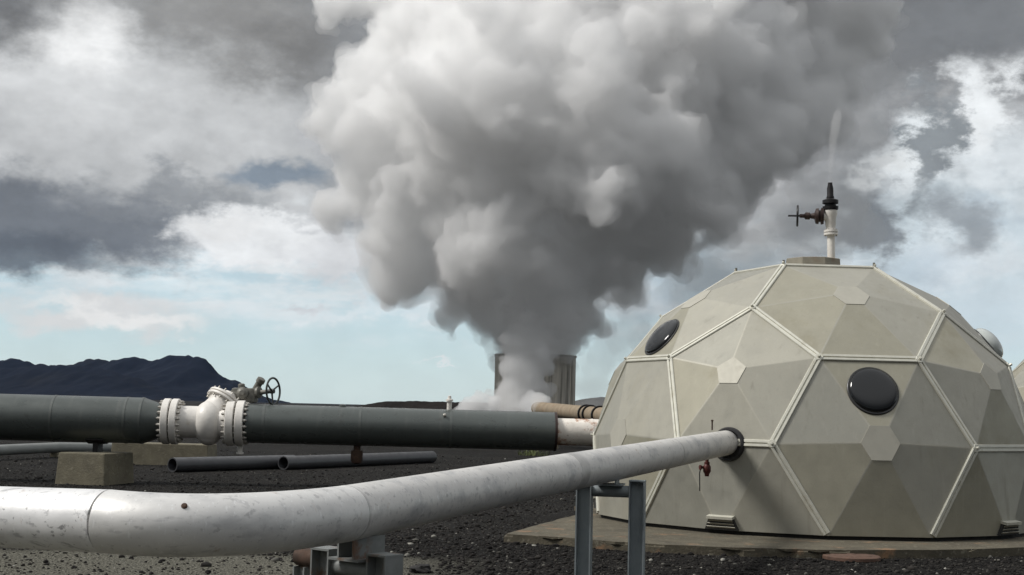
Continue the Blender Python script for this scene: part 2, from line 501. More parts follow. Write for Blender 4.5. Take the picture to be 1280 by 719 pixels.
# ------------------------------------------------------------------ wellhead valve on the crown
k20 = 20.374 / FOCAL
wh = thing('wellhead_valve', 'black and white vent valve with side handwheel, on top of the large dome', 'valve')
base = at(1039, 319, 20.374)
wh.location = base
def up(y): return (at(1039, y, 20.374) - base).z
tilt = Vector((-.018, 0, 1)).normalized()
ax = lambda y: tilt * up(y)
bm = bmesh.new(); add_tube(bm, [ax(331), ax(291)], .058, 20); link_mesh('riser', bm, M['white_valve'], wh)
bm = bmesh.new(); add_lathe(bm, ax(294), tilt, [(0, .06), (.0, .105), (.032, .105), (.034, .075), (.042, .075), (.044, .105), (.076, .105), (.076, .06)], 24)
fl = link_mesh('flange', bm, M['white_valve'], wh)
for i in range(8):
    a = 2 * math.pi * i / 8 + .2
    bm = bmesh.new(); c = ax(294) + Vector((math.cos(a) * .09, math.sin(a) * .09, -.014))
    add_tube(bm, [c, c + tilt * .104], .011, 6); link_mesh('bolt', bm, M['bolt'], fl, smooth=False)
bm = bmesh.new(); add_lathe(bm, ax(288), tilt, [(0, .075), (.05, .07), (.07, .078), (.20, .082), (.24, .10), (.30, .10), (.32, .07)], 24)
add_lathe(bm, ax(271) + Vector((0, 0, 0)), (-1, .15, 0), [(.0, .06), (.10, .062), (.12, .075)], 20)
link_mesh('body', bm, M['white_valve'], wh)
bm = bmesh.new(); add_lathe(bm, ax(262), tilt, [(0, .07), (.0, .115), (.045, .12), (.05, .085), (.085, .085), (.09, .12), (.14, .12), (.16, .07), (.17, .05)], 16)
link_mesh('vent_block', bm, M['black_iron'], wh)
bm = bmesh.new(); add_lathe(bm, ax(249), tilt, [(0, .055), (.02, .06), (.05, .05), (.16, .048), (.22, .036), (.25, .034), (.25, .02), (.20, .018)], 16)
link_mesh('nozzle', bm, M['black_iron'], wh)
sd = Vector((-.98, .20, .02)).normalized()
so = ax(270.5)
bm = bmesh.new(); add_lathe(bm, so + sd * .10, sd, [(0, .05), (0, .12), (.04, .13), (.05, .09), (.07, .09), (.08, .125), (.12, .115), (.14, .05), (.20, .035), (.21, .055), (.27, .055), (.29, .03), (.36, .028)], 20)
link_mesh('side_bonnet', bm, M['brown_iron'], wh)
bm = bmesh.new(); add_tube(bm, [so + sd * .42, so + sd * .63], .014, 10); link_mesh('stem', bm, M['black_iron'], wh)
bm = bmesh.new(); add_torus(bm, so + sd * .49, sd, .15, .016, 32, 8)
u, v, _ = frame_of(sd)
hw = link_mesh('handwheel', bm, M['black_iron'], wh)
for i in range(3):
    e = (u * math.cos(i * math.pi / 3) + v * math.sin(i * math.pi / 3))
    bm = bmesh.new(); add_tube(bm, [so + sd * .49 - e * .15, so + sd * .49 + e * .15], .011, 8); link_mesh('spoke', bm, M['black_iron'], hw)

# ------------------------------------------------------------------ white steam pipe in the foreground
pipe = thing('steam_pipe', 'long weathered white pipe bending in the foreground and running into the large dome', 'pipe', ground_at(300, 719))
PO = pipe.location.copy()
E1 = at(135, 651.6, D0 * 30.6 / 77.5)
L0 = at(-10, 645.5, D0 * 30.6 / 74.0)
E2 = at(432, 642.0, PD(432))
mid = at(285, 655.8, D0 * 30.6 / 76.5)
C = mid * 2 - (E1 + E2) / 2
port_p = port_w + (port_w - E2).normalized() * .35
far_l = L0 + (L0 - E1).normalized() * 6
def sec(name, pts, mat, rad=PIPE_R):
    bm = bmesh.new(); add_tube(bm, [p - PO for p in pts], rad, 48); return link_mesh(name, bm, mat, pipe)
o_ = sec('pipe_section', [far_l, L0, E1], M['pipe_a']); o_['label'] = 'scuffed left length of the white pipe'
elbow = [(E1 * (1 - t) ** 2 + C * 2 * t * (1 - t) + E2 * t * t) for t in [i / 24 for i in range(25)]]
sec('elbow', elbow, M['pipe_b'])
lg = [E2 + (port_p - E2) * t for t in (0, .3, .36, 1)]
dl = (port_p - E2).normalized()
cutp = E2 + (port_w - E2) * .385
o_ = sec('pipe_section', [E2, cutp], M['pipe_c'])
o_ = sec('pipe_section', [cutp + dl * .002, port_p], M['pipe_c'], PIPE_R * .997); o_['label'] = 'far length of the white pipe reaching the dome'
def band(p, d, w, mat='band', grow=1.012):
    bm = bmesh.new(); add_lathe(bm, p - PO - d * w / 2, d, [(0, PIPE_R * .99), (0, PIPE_R * grow), (w, PIPE_R * grow), (w, PIPE_R * .99)], 48)
    return link_mesh('joint_band', bm, M[mat], pipe)
dE = (E1 - L0).normalized()
band(E1, dE, .008, 'pipe_a', 1.004)
band(E2, dl, .02, 'band', 1.008)
band(cutp, dl, .22, 'band', 1.008)
band(E2 + (port_w - E2) * .72, dl, .03, 'band', 1.006)
# drain cock and gauge stub close to the dome
dp = at(884, 556, PD(884))
dz = Vector((0, 0, 1))
bm = bmesh.new(); b0 = dp - PO - dz * PIPE_R
add_lathe(bm, b0 + dz * .02, -dz, [(0, .022), (.07, .022), (.075, .034), (.10, .034)], 14)
add_lathe(bm, b0 - dz * .08, -dz, [(0, .03), (.03, .048), (.09, .048), (.12, .03), (.15, .026)], 14)
dv = link_mesh('drain_valve', bm, M['red_valve'], pipe)
bm = bmesh.new(); sdl = Vector((-.9, -.3, 0)).normalized()
add_tube(bm, [b0 - dz * .12, b0 - dz * .12 + sdl * .09], .018, 10); add_lathe(bm, b0 - dz * .12 + sdl * .08, sdl, [(0, .03), (.02, .03)], 12)
link_mesh('outlet', bm, M['red_valve'], dv)
bm = bmesh.new(); q = b0 - dz * .13 + sdl * .085
add_tube(bm, [q, q - dz * .06 + sdl * .015, q - dz * .28 + sdl * .01], .007, 8); link_mesh('lever', bm, M['black_iron'], dv)
bm = bmesh.new(); b1 = at(890, 553, PD(890)) - PO + dz * PIPE_R * .96
add_tube(bm, [b1, b1 + dz * .13], .010, 8); add_tube(bm, [b1 + dz * .11, b1 + dz * .13], .016, 8)
link_mesh('gauge_stub', bm, M['rust'], pipe)
# stub boss on the elbow
e_at = elbow[11]; cdir = (Vector((0, 0, EYE)) - e_at).normalized()
hp = at(244, 632, 7.0)
bm = bmesh.new(); nrm = (cdir + Vector((-.1, 0, .75))).normalized()
cen = min(elbow, key=lambda p: abs((640 + FOCAL * p.x / p.y) - 244))
add_lathe(bm, cen - PO + nrm * PIPE_R * .97, nrm, [(0, .016), (.012, .016), (.016, .010)], 10)
link_mesh('plug', bm, M['rust'], pipe)


# ------------------------------------------------------------------ steel pipe supports
def h_post(bm, c, h, w, ax0, ax1, t=.012):
    """rolled H section standing on c"""
    P = []
    for x, y in ((-1, -1), (1, -1), (1, -1 + 2 * t / w * 1.0), (t / w, -1 + 2 * t / w), (t / w, 1 - 2 * t / w), (1, 1 - 2 * t / w), (1, 1), (-1, 1), (-1, 1 - 2 * t / w), (-t / w, 1 - 2 * t / w), (-t / w, -1 + 2 * t / w), (-1, -1 + 2 * t / w)):
        P.append(Vector(c) + ax0 * (x * w / 2) + ax1 * (y * w / 2))
    add_prism(bm, P, (0, 0, h))


def portal(name, label, pl, pr, axis_pt, post_w, beam_z, beam_r, mat, extra=None):
    """two posts, a round crossbeam and a welded shoe carrying the pipe at axis_pt"""
    o = (pl + pr) / 2; o.z = 0
    t = thing(name, label, 'pipe support', o, 0, 'steel pipe supports')
    a0 = (pr - pl); a0.z = 0; wide = a0.length; a0.normalize()
    a1 = Vector((-a0.y, a0.x, 0)); up_ = Vector((0, 0, 1))
    for p in (pl, pr):
        q = Vector((p.x, p.y, 0)) - o
        bm = bmesh.new(); h_post(bm, q, p.z, post_w, a1, a0)
        f = link_mesh('post', bm, mat, t, smooth=False)
        bm = bmesh.new(); add_box(bm, q + up_ * (p.z + .006), (post_w * 1.02, post_w * 1.02, .012), (a0, a1, up_)); link_mesh('cap_plate', bm, mat, f, smooth=False)
        bm = bmesh.new(); add_box(bm, q + up_ * .008, (post_w * 1.7, post_w * 1.7, .016), (a0, a1, up_)); link_mesh('base_plate', bm, mat, f, smooth=False)
    bm = bmesh.new()
    add_tube(bm, [-a0 * (wide / 2 - post_w / 2 + .004) + up_ * beam_z, a0 * (wide / 2 - post_w / 2 + .004) + up_ * beam_z], beam_r, 20)
    link_mesh('crossbeam', bm, M['worn_steel'] if mat is not M['grey_steel'] else mat, t)
    # shoe: web plate and sliding plate
    s = axis_pt - o
    foot = beam_z + beam_r
    bm = bmesh.new()
    add_box(bm, (s.x, s.y, foot + .008), (.24, .30, .014), (a0, a1, up_))
    sh = link_mesh('shoe', bm, mat, t, smooth=False)
    for d_ in (-.06, .06):
        bm = bmesh.new()
        zt = s.z - PIPE_R * .90
        add_box(bm, (s.x + a0.x * d_, s.y + a0.y * d_, (foot + .016 + zt) / 2), (.012, .26, zt - foot - .016), (a0, a1, up_))
        link_mesh('shoe_web', bm, mat, sh, smooth=False)
    return t, a0, a1


d1 = PD(764)
def on_pipe(px):
    best = None
    for i in range(400):
        p = E2 + (port_w - E2) * (i / 399)
        c = cam.matrix_world.inverted() @ p
        x = 640 + FOCAL * c.x / -c.z
        if best is None or abs(x - px) < best[0]: best = (abs(x - px), p)
    return best[1]
ap = on_pipe(764)
portal('pipe_support', 'blue grey two post steel frame under the white pipe, beside the large dome',
       at(731, 606.5, ap.y + .05), at(797, 602, ap.y - .05), ap, .145, at(764, 614, ap.y).z, .055, M['grey_steel'])
ap = on_pipe(452)
nl, nr = at(411, 687, ap.y + .12), at(481, 695, ap.y - .16)
t, a0, a1 = portal('pipe_support', 'worn two post steel frame under the white pipe, at the lower edge near its bend', nl, nr, ap, .15, at(446, 710, ap.y).z, .05, M['worn_steel'])
o = t.location
bm = bmesh.new(); q = nl - o
add_tube(bm, [q - a0 * .07 + Vector((0, 0, -.06)), q - a0 * .25 + Vector((0, 0, -.06))], .055, 16); link_mesh('side_stub', bm, M['rust'], t)
bm = bmesh.new(); c = q - a0 * .20
h_post(bm, (c.x, c.y, 0), q.z - .115, .10, a1, a0); link_mesh('prop', bm, M['worn_steel'], t, smooth=False)

# ------------------------------------------------------------------ dark insulated pipelines with the white valve between them
LA, LB = at(-60, 519.6, 26.8), at(760, 541.3, 27.6)
def axis_px(px):
    best = None
    for i in range(1200):
        p = LA + (LB - LA) * (i / 1199 * 1.2 - .1)
        c = cam.matrix_world.inverted() @ p
        x = 640 + FOCAL * c.x / -c.z
        if best is None or abs(x - px) < best[0]: best = (abs(x - px), p)
    return best[1]
ad = (LB - LA).normalized()
RL, RR = 57 / FOCAL * 27 / 2, 48.2 / FOCAL * 27.2 / 2
def pline(name, label):
    p = axis_px(100 if 'wide' in label else 500); t = thing(name, label, 'pipeline', (p.x, p.y, 0), 0); return t
def rel(t, p): return p - t.location

tl = pline('pipeline', 'wide dark green clad pipeline left of the white gate valve, on a concrete block')
bm = bmesh.new(); add_lathe(bm, rel(tl, LA - ad * 8), ad, [(0, RL), ((axis_px(177) - LA).length + 8, RL)], 48); link_mesh('cladding', bm, M['clad'], tl)
bm = bmesh.new(); lr = (axis_px(207) - axis_px(177)).length
add_lathe(bm, rel(tl, axis_px(177)), ad, [(0, RL + .004), (.02, RL + .004), (.08, RL * .97), (lr - .05, RR * .84), (lr, RR * .82)], 48); link_mesh('reducer', bm, M['clad'], tl)
for px in (-30, 68, 158, 177):
    bm = bmesh.new(); add_lathe(bm, rel(tl, axis_px(px)), ad, [(0, RL - .01), (0, RL + .007), (.045, RL + .007), (.045, RL - .01)], 48); link_mesh('cladding_band', bm, M['clad_band'], tl)

tr = pline('pipeline', 'narrower dark green clad pipeline right of the white gate valve, running behind the large dome')
def seg(name, p0, p1, r, mat, e=.0):
    bm = bmesh.new(); L_ = (axis_px(p1) - axis_px(p0)).length
    add_lathe(bm, rel(tr, axis_px(p0)), ad, [(0, r - e), (e, r), (L_ - e, r), (L_, r - e)], 48); return link_mesh(name, bm, mat, tr)
seg('cladding', 309, 694, RR, M['clad'], .012)
seg('bare_end', 690, 820, 33.5 / FOCAL * 27.4 / 2, M['rusty_white'])
for px in (329, 449, 562):
    bm = bmesh.new(); add_lathe(bm, rel(tr, axis_px(px)), ad, [(0, RR - .01), (0, RR + .006), (.05, RR + .006), (.05, RR - .01)], 48); link_mesh('cladding_band', bm, M['clad_band'], tr)
bm = bmesh.new(); add_lathe(bm, rel(tr, axis_px(692)), ad, [(0, RR - .03), (0, RR + .004), (.05, RR + .004), (.055, .20), (.04, .20)], 48); link_mesh('end_collar', bm, M['brown_iron'], tr)
bm = bmesh.new(); add_lathe(bm, rel(tr, axis_px(738)), ad, [(0, .25), (0, .277), (.04, .277), (.04, .25)], 40); link_mesh('joint_band', bm, M['rusty_white'], tr)
p = rel(tr, axis_px(561)) + dz * RR
bm = bmesh.new(); add_tube(bm, [p - dz * .03, p + dz * .16], .05, 14); add_lathe(bm, p + dz * .16, dz, [(0, .075), (.04, .075), (.05, .04), (.11, .035), (.12, .0)], 14)
vv = link_mesh('vent_nipple', bm, M['white_valve'], tr)
bm = bmesh.new(); q = rel(tr, axis_px(558)) + Vector((-.02, -RR * .78, RR * .66)); add_lathe(bm, q, Vector((0, -.7, .6)), [(0, .03), (.05, .03), (.06, .015)], 10); link_mesh('plug', bm, M['bolt'], tr)
p = rel(tr, axis_px(428)) + dz * RR
bm = bmesh.new(); add_lathe(bm, p - dz * .02, dz, [(0, .07), (.05, .07), (.07, .03)], 12); link_mesh('cap_plug', bm, M['clad_band'], tr)
# rusty drain pot under the pipe
p = rel(tr, axis_px(447)) - dz * RR
bm = bmesh.new(); add_lathe(bm, p + dz * .05, -dz, [(0, .07), (.13, .07), (.14, .11), (.19, .12), (.34, .12), (.39, .09), (.41, .03)], 18); link_mesh('drain_pot', bm, M['rust'], tr)

# gate valve
gv = thing('gate_valve', 'big white flanged gate valve with gearbox and handwheel joining the two dark pipelines', 'valve')
vc = axis_px(262); gv.location = (vc.x, vc.y, 0)
def rv(p): return p - gv.location
F_R = 57 / FOCAL * 26.9 / 2
u, v, _ = frame_of(ad)
def flange_pair(px0, px1):
    A, B = axis_px(px0), axis_px(px1); w = (B - A).length
    for s0, s1 in ((0, .45), (.55, 1.0)):
        bm = bmesh.new(); add_lathe(bm, rv(A) + ad * w * s0, ad, [(0, .2), (0, F_R - .012), (.012, F_R), (w * (s1 - s0) - .012, F_R), (w * (s1 - s0), F_R - .012), (w * (s1 - s0), .2)], 48)
        fl = link_mesh('flange', bm, M['white_valve'], gv)
    bm = bmesh.new(); add_lathe(bm, rv(A) + ad * w * .44, ad, [(0, F_R - .05), (w * .12, F_R - .05)], 40); link_mesh('gasket', bm, M['gear'], gv)
    for i in range(20):
        a = 2 * math.pi * (i + .5) / 20
        e = (u * math.cos(a) + v * math.sin(a)) * (F_R - .058)
        bm = bmesh.new(); c0 = rv(A) + e
        add_tube(bm, [c0 - ad * .075, c0 + ad * (w + .075)], .017, 8)
        for s in (-.055, w + .002): add_lathe(bm, c0 + ad * s, ad, [(0, .033), (.053, .033)], 6)
        link_mesh('bolt', bm, M['bolt'], gv, smooth=False)
flange_pair(205, 224)
flange_pair(284, 306)
bm = bmesh.new(); N0, N1 = axis_px(222), axis_px(286); wl = (N1 - N0).length
add_lathe(bm, rv(N0), ad, [(0, .36), (.08, .315), (wl - .10, .315), (wl, .38)], 40); link_mesh('neck', bm, M['white_valve'], gv)
bm = bmesh.new(); cb = rv(axis_px(262))
bmesh.ops.create_uvsphere(bm, u_segments=40, v_segments=24, radius=1.0, matrix=Matrix.Translation(cb) @ Matrix.Diagonal((.33, .41, .43, 1)))
bmesh.ops.create_uvsphere(bm, u_segments=32, v_segments=16, radius=1.0, matrix=Matrix.Translation(cb - Vector((0, 0, .22))) @ Matrix.Diagonal((.24, .30, .235, 1)))
link_mesh('body', bm, M['white_valve'], gv)
bd = Vector((.47, .45, .76)).normalized()
bm = bmesh.new(); add_lathe(bm, cb, bd, [(0, .36), (.26, .33), (.40, .31), (.48, .33)], 36); link_mesh('bonnet_neck', bm, M['white_valve'], gv)
fb = cb + bd * .47
bm = bmesh.new(); add_lathe(bm, fb, bd, [(0, .25), (0, .395), (.01, .405), (.05, .405), (.055, .37), (.07, .37), (.075, .405), (.115, .405), (.125, .39), (.13, .24), (.16, .18), (.26, .14)], 40)
bf_ = link_mesh('bonnet_flange', bm, M['white_valve'], gv)
bu, bv_, _ = frame_of(bd)
for i in range(14):
    a = 2 * math.pi * i / 14; e = (bu * math.cos(a) + bv_ * math.sin(a)) * .362
    bm = bmesh.new(); add_tube(bm, [fb + e - bd * .05, fb + e + bd * .18], .015, 8); link_mesh('bolt', bm, M['bolt'], bf_, smooth=False)
# gearbox, worm shaft and handwheel behind
g0 = rv(at(308, 492, 27.55)); g1 = rv(at(338, 489.5, 27.35))
gd = (g1 - g0).normalized()
bm = bmesh.new()
add_lathe(bm, fb + bd * .2, g0 - fb - bd * .2, [(0, .12), ((g0 - fb - bd * .2).length, .12)], 20)
add_box(bm, g0 + Vector((-.03, 0, -.04)), (.50, .36, .30), None, .06)
add_lathe(bm, g0 + Vector((-.04, -.17, .0)), Vector((0, -1, .15)), [(0, .12), (.06, .12), (.07, .09), (.10, .05)], 20)
add_lathe(bm, g0 + Vector((-.10, 0, .10)), Vector((-.1, 0, 1)), [(0, .07), (.08, .07), (.10, .04)], 14)
link_mesh('gearbox', bm, M['gear'], gv)
bm = bmesh.new(); add_lathe(bm, g0, gd, [(.1, .10), (.24, .09), (.26, .12), (.31, .12), (.33, .05), ((g1 - g0).length + .04, .035)], 20); link_mesh('worm_housing', bm, M['gear'], gv)
bm = bmesh.new(); add_lathe(bm, g0 + Vector((.16, 0, .05)), Vector((.45, -.2, .75)), [(0, .07), (.20, .07), (.22, .09), (.30, .085), (.32, .04)], 16); link_mesh('indicator_cap', bm, M['gear'], gv)
wd = Vector((.93, -.35, .05)).normalized()
wc = rv(at(341.5, 489, 27.3))
bm = bmesh.new(); add_torus(bm, wc, wd, .262, .021, 48, 10); hw = link_mesh('handwheel', bm, M['wheel'], gv)
wu, wv, _ = frame_of(wd)
for i in range(3):
    a = 2 * math.pi * i / 3 + .55; e = wu * math.cos(a) + wv * math.sin(a)
    bm = bmesh.new(); add_tube(bm, [wc - wd * .03, wc - wd * .02 + e * .12, wc + e * .262], [.022, .018, .016], 8); link_mesh('spoke', bm, M['wheel'], hw)
bm = bmesh.new(); add_lathe(bm, wc - wd * .12, wd, [(0, .04), (.06, .05), (.14, .05), (.15, .02)], 14); link_mesh('hub', bm, M['wheel'], hw)
# short drain spigot under the right flange
p = rv(axis_px(301))
bm = bmesh.new(); add_tube(bm, [p - dz * (F_R - .04), p - dz * (F_R + .12)], .05, 14); add_lathe(bm, p - dz * (F_R + .12), -dz, [(0, .07), (.035, .07)], 14); link_mesh('drain_spigot', bm, M['white_valve'], gv)

# ------------------------------------------------------------------ concrete blocks and saddles
def block(label, c, w, dpt, h, yaw, taper=.90):
    bm = bmesh.new(); add_box(bm, (0, 0, h / 2 - .05), (w, dpt, h + .1), None, .025, taper)
    o = link_mesh('concrete_block', bm, M['concrete'], None, smooth=False); o.location = (c.x, c.y, 0); o.rotation_euler.z = yaw
    return tag(o, label, 'concrete block', 'concrete footings under the pipeline')
bc = ground_at(116, 600); bc.y += .55
blk = block('tapered olive concrete block with a black saddle on it, under the wide dark pipeline', Vector((at(118, 600, 26.7).x, 26.75, 0)), 1.06, 1.15, .60, R(-14), .93)
block('long low concrete block lying behind the pipeline under the white gate valve', Vector((at(203, 570, 35).x, 35.2, 0)), 2.55, .9, .54, R(-3), .97)
sp = axis_px(124)
sd_ = thing('pipe_saddle', 'black steel saddle between the wide dark pipeline and the front concrete block', 'saddle', (sp.x, sp.y, 0))
bm = bmesh.new(); add_box(bm, (0, 0, .572), (.34, .5, .024)); link_mesh('foot_plate', bm, M['black_steel'], sd_, smooth=False)
zb = sp.z - RL
bm = bmesh.new(); add_box(bm, (0, 0, (.584 + zb + .02) / 2), (.10, .34, zb + .02 - .584)); link_mesh('web', bm, M['black_steel'], sd_, smooth=False)
bm = bmesh.new()
arc = [math.radians(-125 + 70 * i / 12) for i in range(13)]
add_prism(bm, [(-.17, (RL + .028) * math.cos(a), sp.z + (RL + .028) * math.sin(a)) for a in arc] + [(-.17, (RL + .008) * math.cos(a), sp.z + (RL + .008) * math.sin(a)) for a in reversed(arc)], (.34, 0, 0))
link_mesh('cradle', bm, M['black_steel'], sd_)

# ------------------------------------------------------------------ loose pipes on the cinders
def lying(label, a, b, r, mat, cat='pipe', group=None):
    o_ = (a + b) / 2
    t = Vector((o_.x, o_.y, 0))
    bm = bmesh.new(); add_tube(bm, [a - t, b - t], r, 32, inner=r * .86)
    o = link_mesh('loose_pipe', bm, mat); o.location = t
    return tag(o, label, cat, group)
a_, b_ = ground_at(215, 590.5), ground_at(366, 585.5)
LR = .168
for p in (a_, b_): p.z = LR
lying('loose dark pipe on the cinders with its open end below the white gate valve', a_, b_, LR, M['loose_pipe'], group='loose pipes on the ground')
a_, b_ = ground_at(359, 586.5), ground_at(540, 578.5)
for p in (a_, b_): p.z = LR
a_ += Vector((-.03, -.45, 0))
lying('loose dark pipe on the cinders, right and farther of the open ended pair', a_, b_, LR, M['loose_pipe'], group='loose pipes on the ground')
pts_ = [at(-160, 571, 33.0), at(-40, 564.8, 34.5), at(20, 561.8, 36), at(70, 559.4, 38), at(160, 559.8, 41)]
bm = bmesh.new(); o0 = Vector((pts_[2].x, pts_[2].y, 0)); add_tube(bm, [p - o0 for p in pts_], .14, 24)
o = link_mesh('pale_pipe', bm, M['pale_pipe']); o.location = o0
tag(o, 'pale grey thin pipe far left, below the wide dark pipeline, ending behind the concrete block', 'pipe')
for i in (1, 3):
    p = pts_[i]
    bm = bmesh.new(); add_box(bm, (0, 0, (p.z - .14) / 2), (.2, .3, p.z - .14), None, .01)
    link_mesh('prop', bm, M['concrete'], o, smooth=False).location = (p.x - o0.x, p.y - o0.y, 0)

# ------------------------------------------------------------------ steam tower
TWY = 70.0
TR = 101 / 2 / FOCAL * TWY
ttop = at(669.5, 444, TWY)
tower = thing('steam_tower', 'round weathered board clad steam silencer tower standing under the steam plume', 'tower', (ttop.x, ttop.y, 0))
H = ttop.z
bm = bmesh.new()
SEGT = 44
add_lathe(bm, (0, 0, -.3), dz, [(0, TR), (H + .3, TR), (H + .3, TR - .14), (H - 1.0, TR - .14)], SEGT)
link_mesh('shell', bm, M['tower'], tower, angle=5)
for z_ in (H - .10,):
    bm = bmesh.new(); add_lathe(bm, (0, 0, z_), dz, [(0, TR - .02), (0, TR + .035), (.10, TR + .035), (.10, TR - .02)], SEGT); link_mesh('hoop', bm, M['tower_rim'], tower)
bm = bmesh.new(); add_lathe(bm, (0, 0, .3), dz, [(0, 0), (.0, TR - .2)], SEGT); link_mesh('inner_floor', bm, M['tower_rim'], tower)

tp = thing('tan_pipe', 'rust stained tan pipe with black flanges crossing in front of the steam tower base', 'pipe')
p0, p1 = at(672, 510.5, 60), at(800, 524.5, 46)
tp.location = (p0.x, p0.y, 0)
td = (p1 - p0).normalized(); tr_ = 19 / FOCAL * 52 / 2
bm = bmesh.new(); add_tube(bm, [p0 - tp.location, p1 - tp.location], tr_, 28); link_mesh('pipe_run', bm, M['tan_pipe'], tp)
for px in (736, 741, 753):
    t_ = (px - 662) / (800 - 662); q = p0.lerp(p1, t_ * 46 / (46 * t_ + 60 * (1 - t_)) if 0 else t_) - tp.location
    c = None
    best = min((abs(640 + FOCAL * (p0 + (p1 - p0) * s).x / (p0 + (p1 - p0) * s).y - px), s) for s in [i / 500 for i in range(501)])[1]
    q = p0 + (p1 - p0) * best - tp.location
    bm = bmesh.new(); add_lathe(bm, q, td, [(0, tr_ * .9), (0, tr_ * 1.22), (.09, tr_ * 1.22), (.09, tr_ * .9)], 28); link_mesh('flange', bm, M['black_iron'], tp)
for s in (.2, .75):
    q = p0 + (p1 - p0) * s - tp.location
    bm = bmesh.new(); add_box(bm, (q.x, q.y, (q.z - tr_) / 2 - .01), (.4, .5, q.z - tr_ + .05), None, .02); link_mesh('prop', bm, M['concrete'], tp, smooth=False)

# ------------------------------------------------------------------ small things on the ground
lc = ground_at(1064, 699.5)
bm = bmesh.new(); add_lathe(bm, (0, 0, 0), dz, [(0, .33), (.035, .33), (.045, .315), (.045, .24), (.052, .23), (.052, .06), (.06, .05), (.06, 0)], 36)
o = link_mesh('manhole_lid', bm, M['lid']); o.location = (lc.x, lc.y, 0.006)
tag(o, 'flat round rusty brown lid on the dark gravel in front of the large dome', 'lid')
rc = ground_at(527, 716)
bm = bmesh.new(); bmesh.ops.create_icosphere(bm, subdivisions=3, radius=1)
for vtx in bm.verts:
    vtx.co = Vector((vtx.co.x * .11, vtx.co.y * .08, vtx.co.z * .055)) * (1 + .5 * noise.noise(vtx.co * 1.7)) + dz * .03
o = link_mesh('rock', bm, M['boulder'], None); o.location = (rc.x, rc.y, 0)
tag(o, 'dark angular rock on pale gravel at the lower edge, right of the near support', 'rock')
gc = ground_at(665, 569.5)
bm = bmesh.new()
for i in range(160):
    a = rng.uniform(0, 6.28); rr = abs(rng.gauss(0, .22)); b0 = Vector((math.cos(a) * rr * 1.5, math.sin(a) * rr, 0)); hh = rng.uniform(.12, .3)
    l_ = Vector((rng.gauss(0, .12), rng.gauss(0, .12), 0)); w = Vector((math.cos(a + 1), math.sin(a + 1), 0)) * .012
    v0, v1, v2, v3 = [bm.verts.new(x) for x in (b0 - w, b0 + w, b0 + w * .6 + l_ * .5 + dz * hh * .6, b0 - w * .6 + l_ * .5 + dz * hh * .6)]
    v4 = bm.verts.new(b0 + l_ * 1.3 + dz * hh); bm.faces.new((v0, v1, v2, v3)); bm.faces.new((v3, v2, v4))
o = link_mesh('grass_tuft', bm, M['grass'], None, smooth=False); o.location = (gc.x, gc.y, 0)
tag(o, 'small dry green tuft of grass on the cinders behind the white pipe', 'grass tuft')

# concrete apron round the dome
AZ = .10
apr = [ground_at(x, y, AZ) for x, y in ((629, 667.5), (690, 671), (745, 675.5), (830, 681), (930, 685), (1050, 687.5), (1180, 687.5), (1290, 684), (1380, 678))]
lft = [ground_at(x, y, AZ) for x, y in ((745, 637), (722, 643), (682, 653.5))]
cx, cy = DOME_AT.x, DOME_AT.y
a_end = math.atan2(apr[-1].y - cy, apr[-1].x - cx); a_lft = math.atan2(lft[0].y - cy, lft[0].x - cx)
bk = []
for i in range(1, 16):
    a = a_end + ((a_lft - a_end) % (2 * math.pi)) * i / 16
    bk.append(Vector((cx + math.cos(a) * 4.0, cy + math.sin(a) * 4.0, AZ)))
bk += lft
ring = []
allp = apr + bk
for i, p in enumerate(allp):
    q = allp[(i + 1) % len(allp)]
    n_ = max(1, int((q - p).length / .12))
    for k in range(n_):
        c = p.lerp(q, k / n_); e = noise.noise(c * 2.3) * .05 + noise.noise(c * 9) * .025
        dd = (c - Vector((cx, cy, AZ))).normalized(); ring.append(c + dd * e)
bm = bmesh.new(); add_prism(bm, [Vector((p.x - cx, p.y - cy, -.1)) for p in ring], (0, 0, .1 + AZ))
tope = [e for e in bm.edges if all(v.co.z > .05 for v in e.verts)]
bmesh.ops.bevel(bm, geom=tope, offset=.03, segments=2, affect='EDGES')
o = link_mesh('concrete_apron', bm, M['pad'], None, angle=20); o.location = (cx, cy, 0)
tag(o, kind='structure')
# ------------------------------------------------------------------ steam
def veil_of(core, name, material, voxel, out, disp, seed):
    """a thinner ragged envelope round a steam body, one of its parts"""
    me = core.data.copy()
    nv = len(me.vertices)
    co = np.empty(nv * 3, 'f'); me.vertices.foreach_get('co', co); co = co.reshape(-1, 3)
    no = np.empty(nv * 3, 'f'); me.vertices.foreach_get('normal', no); no = no.reshape(-1, 3)
    d = np.full(nv, out, 'f')
    for scale, amp in disp:
        for i in range(nv):
            p = co[i]
            d[i] += amp * noise.noise(Vector((p[0] / scale + seed, p[1] / scale, p[2] / scale)))
    me.vertices.foreach_set('co', (co + no * d[:, None]).ravel().astype('f')); me.update()
    o = bpy.data.objects.new(name, me); col.objects.link(o)
    md = o.modifiers.new('union', 'REMESH'); md.mode = 'VOXEL'; md.voxel_size = voxel
    new = bpy.data.meshes.new_from_object(o.evaluated_get(bpy.context.evaluated_depsgraph_get()))
    o.modifiers.clear(); o.data = new; bpy.data.meshes.remove(me); new.name = name
    new.materials.clear(); new.materials.append(material)
    o.parent = core
    return o


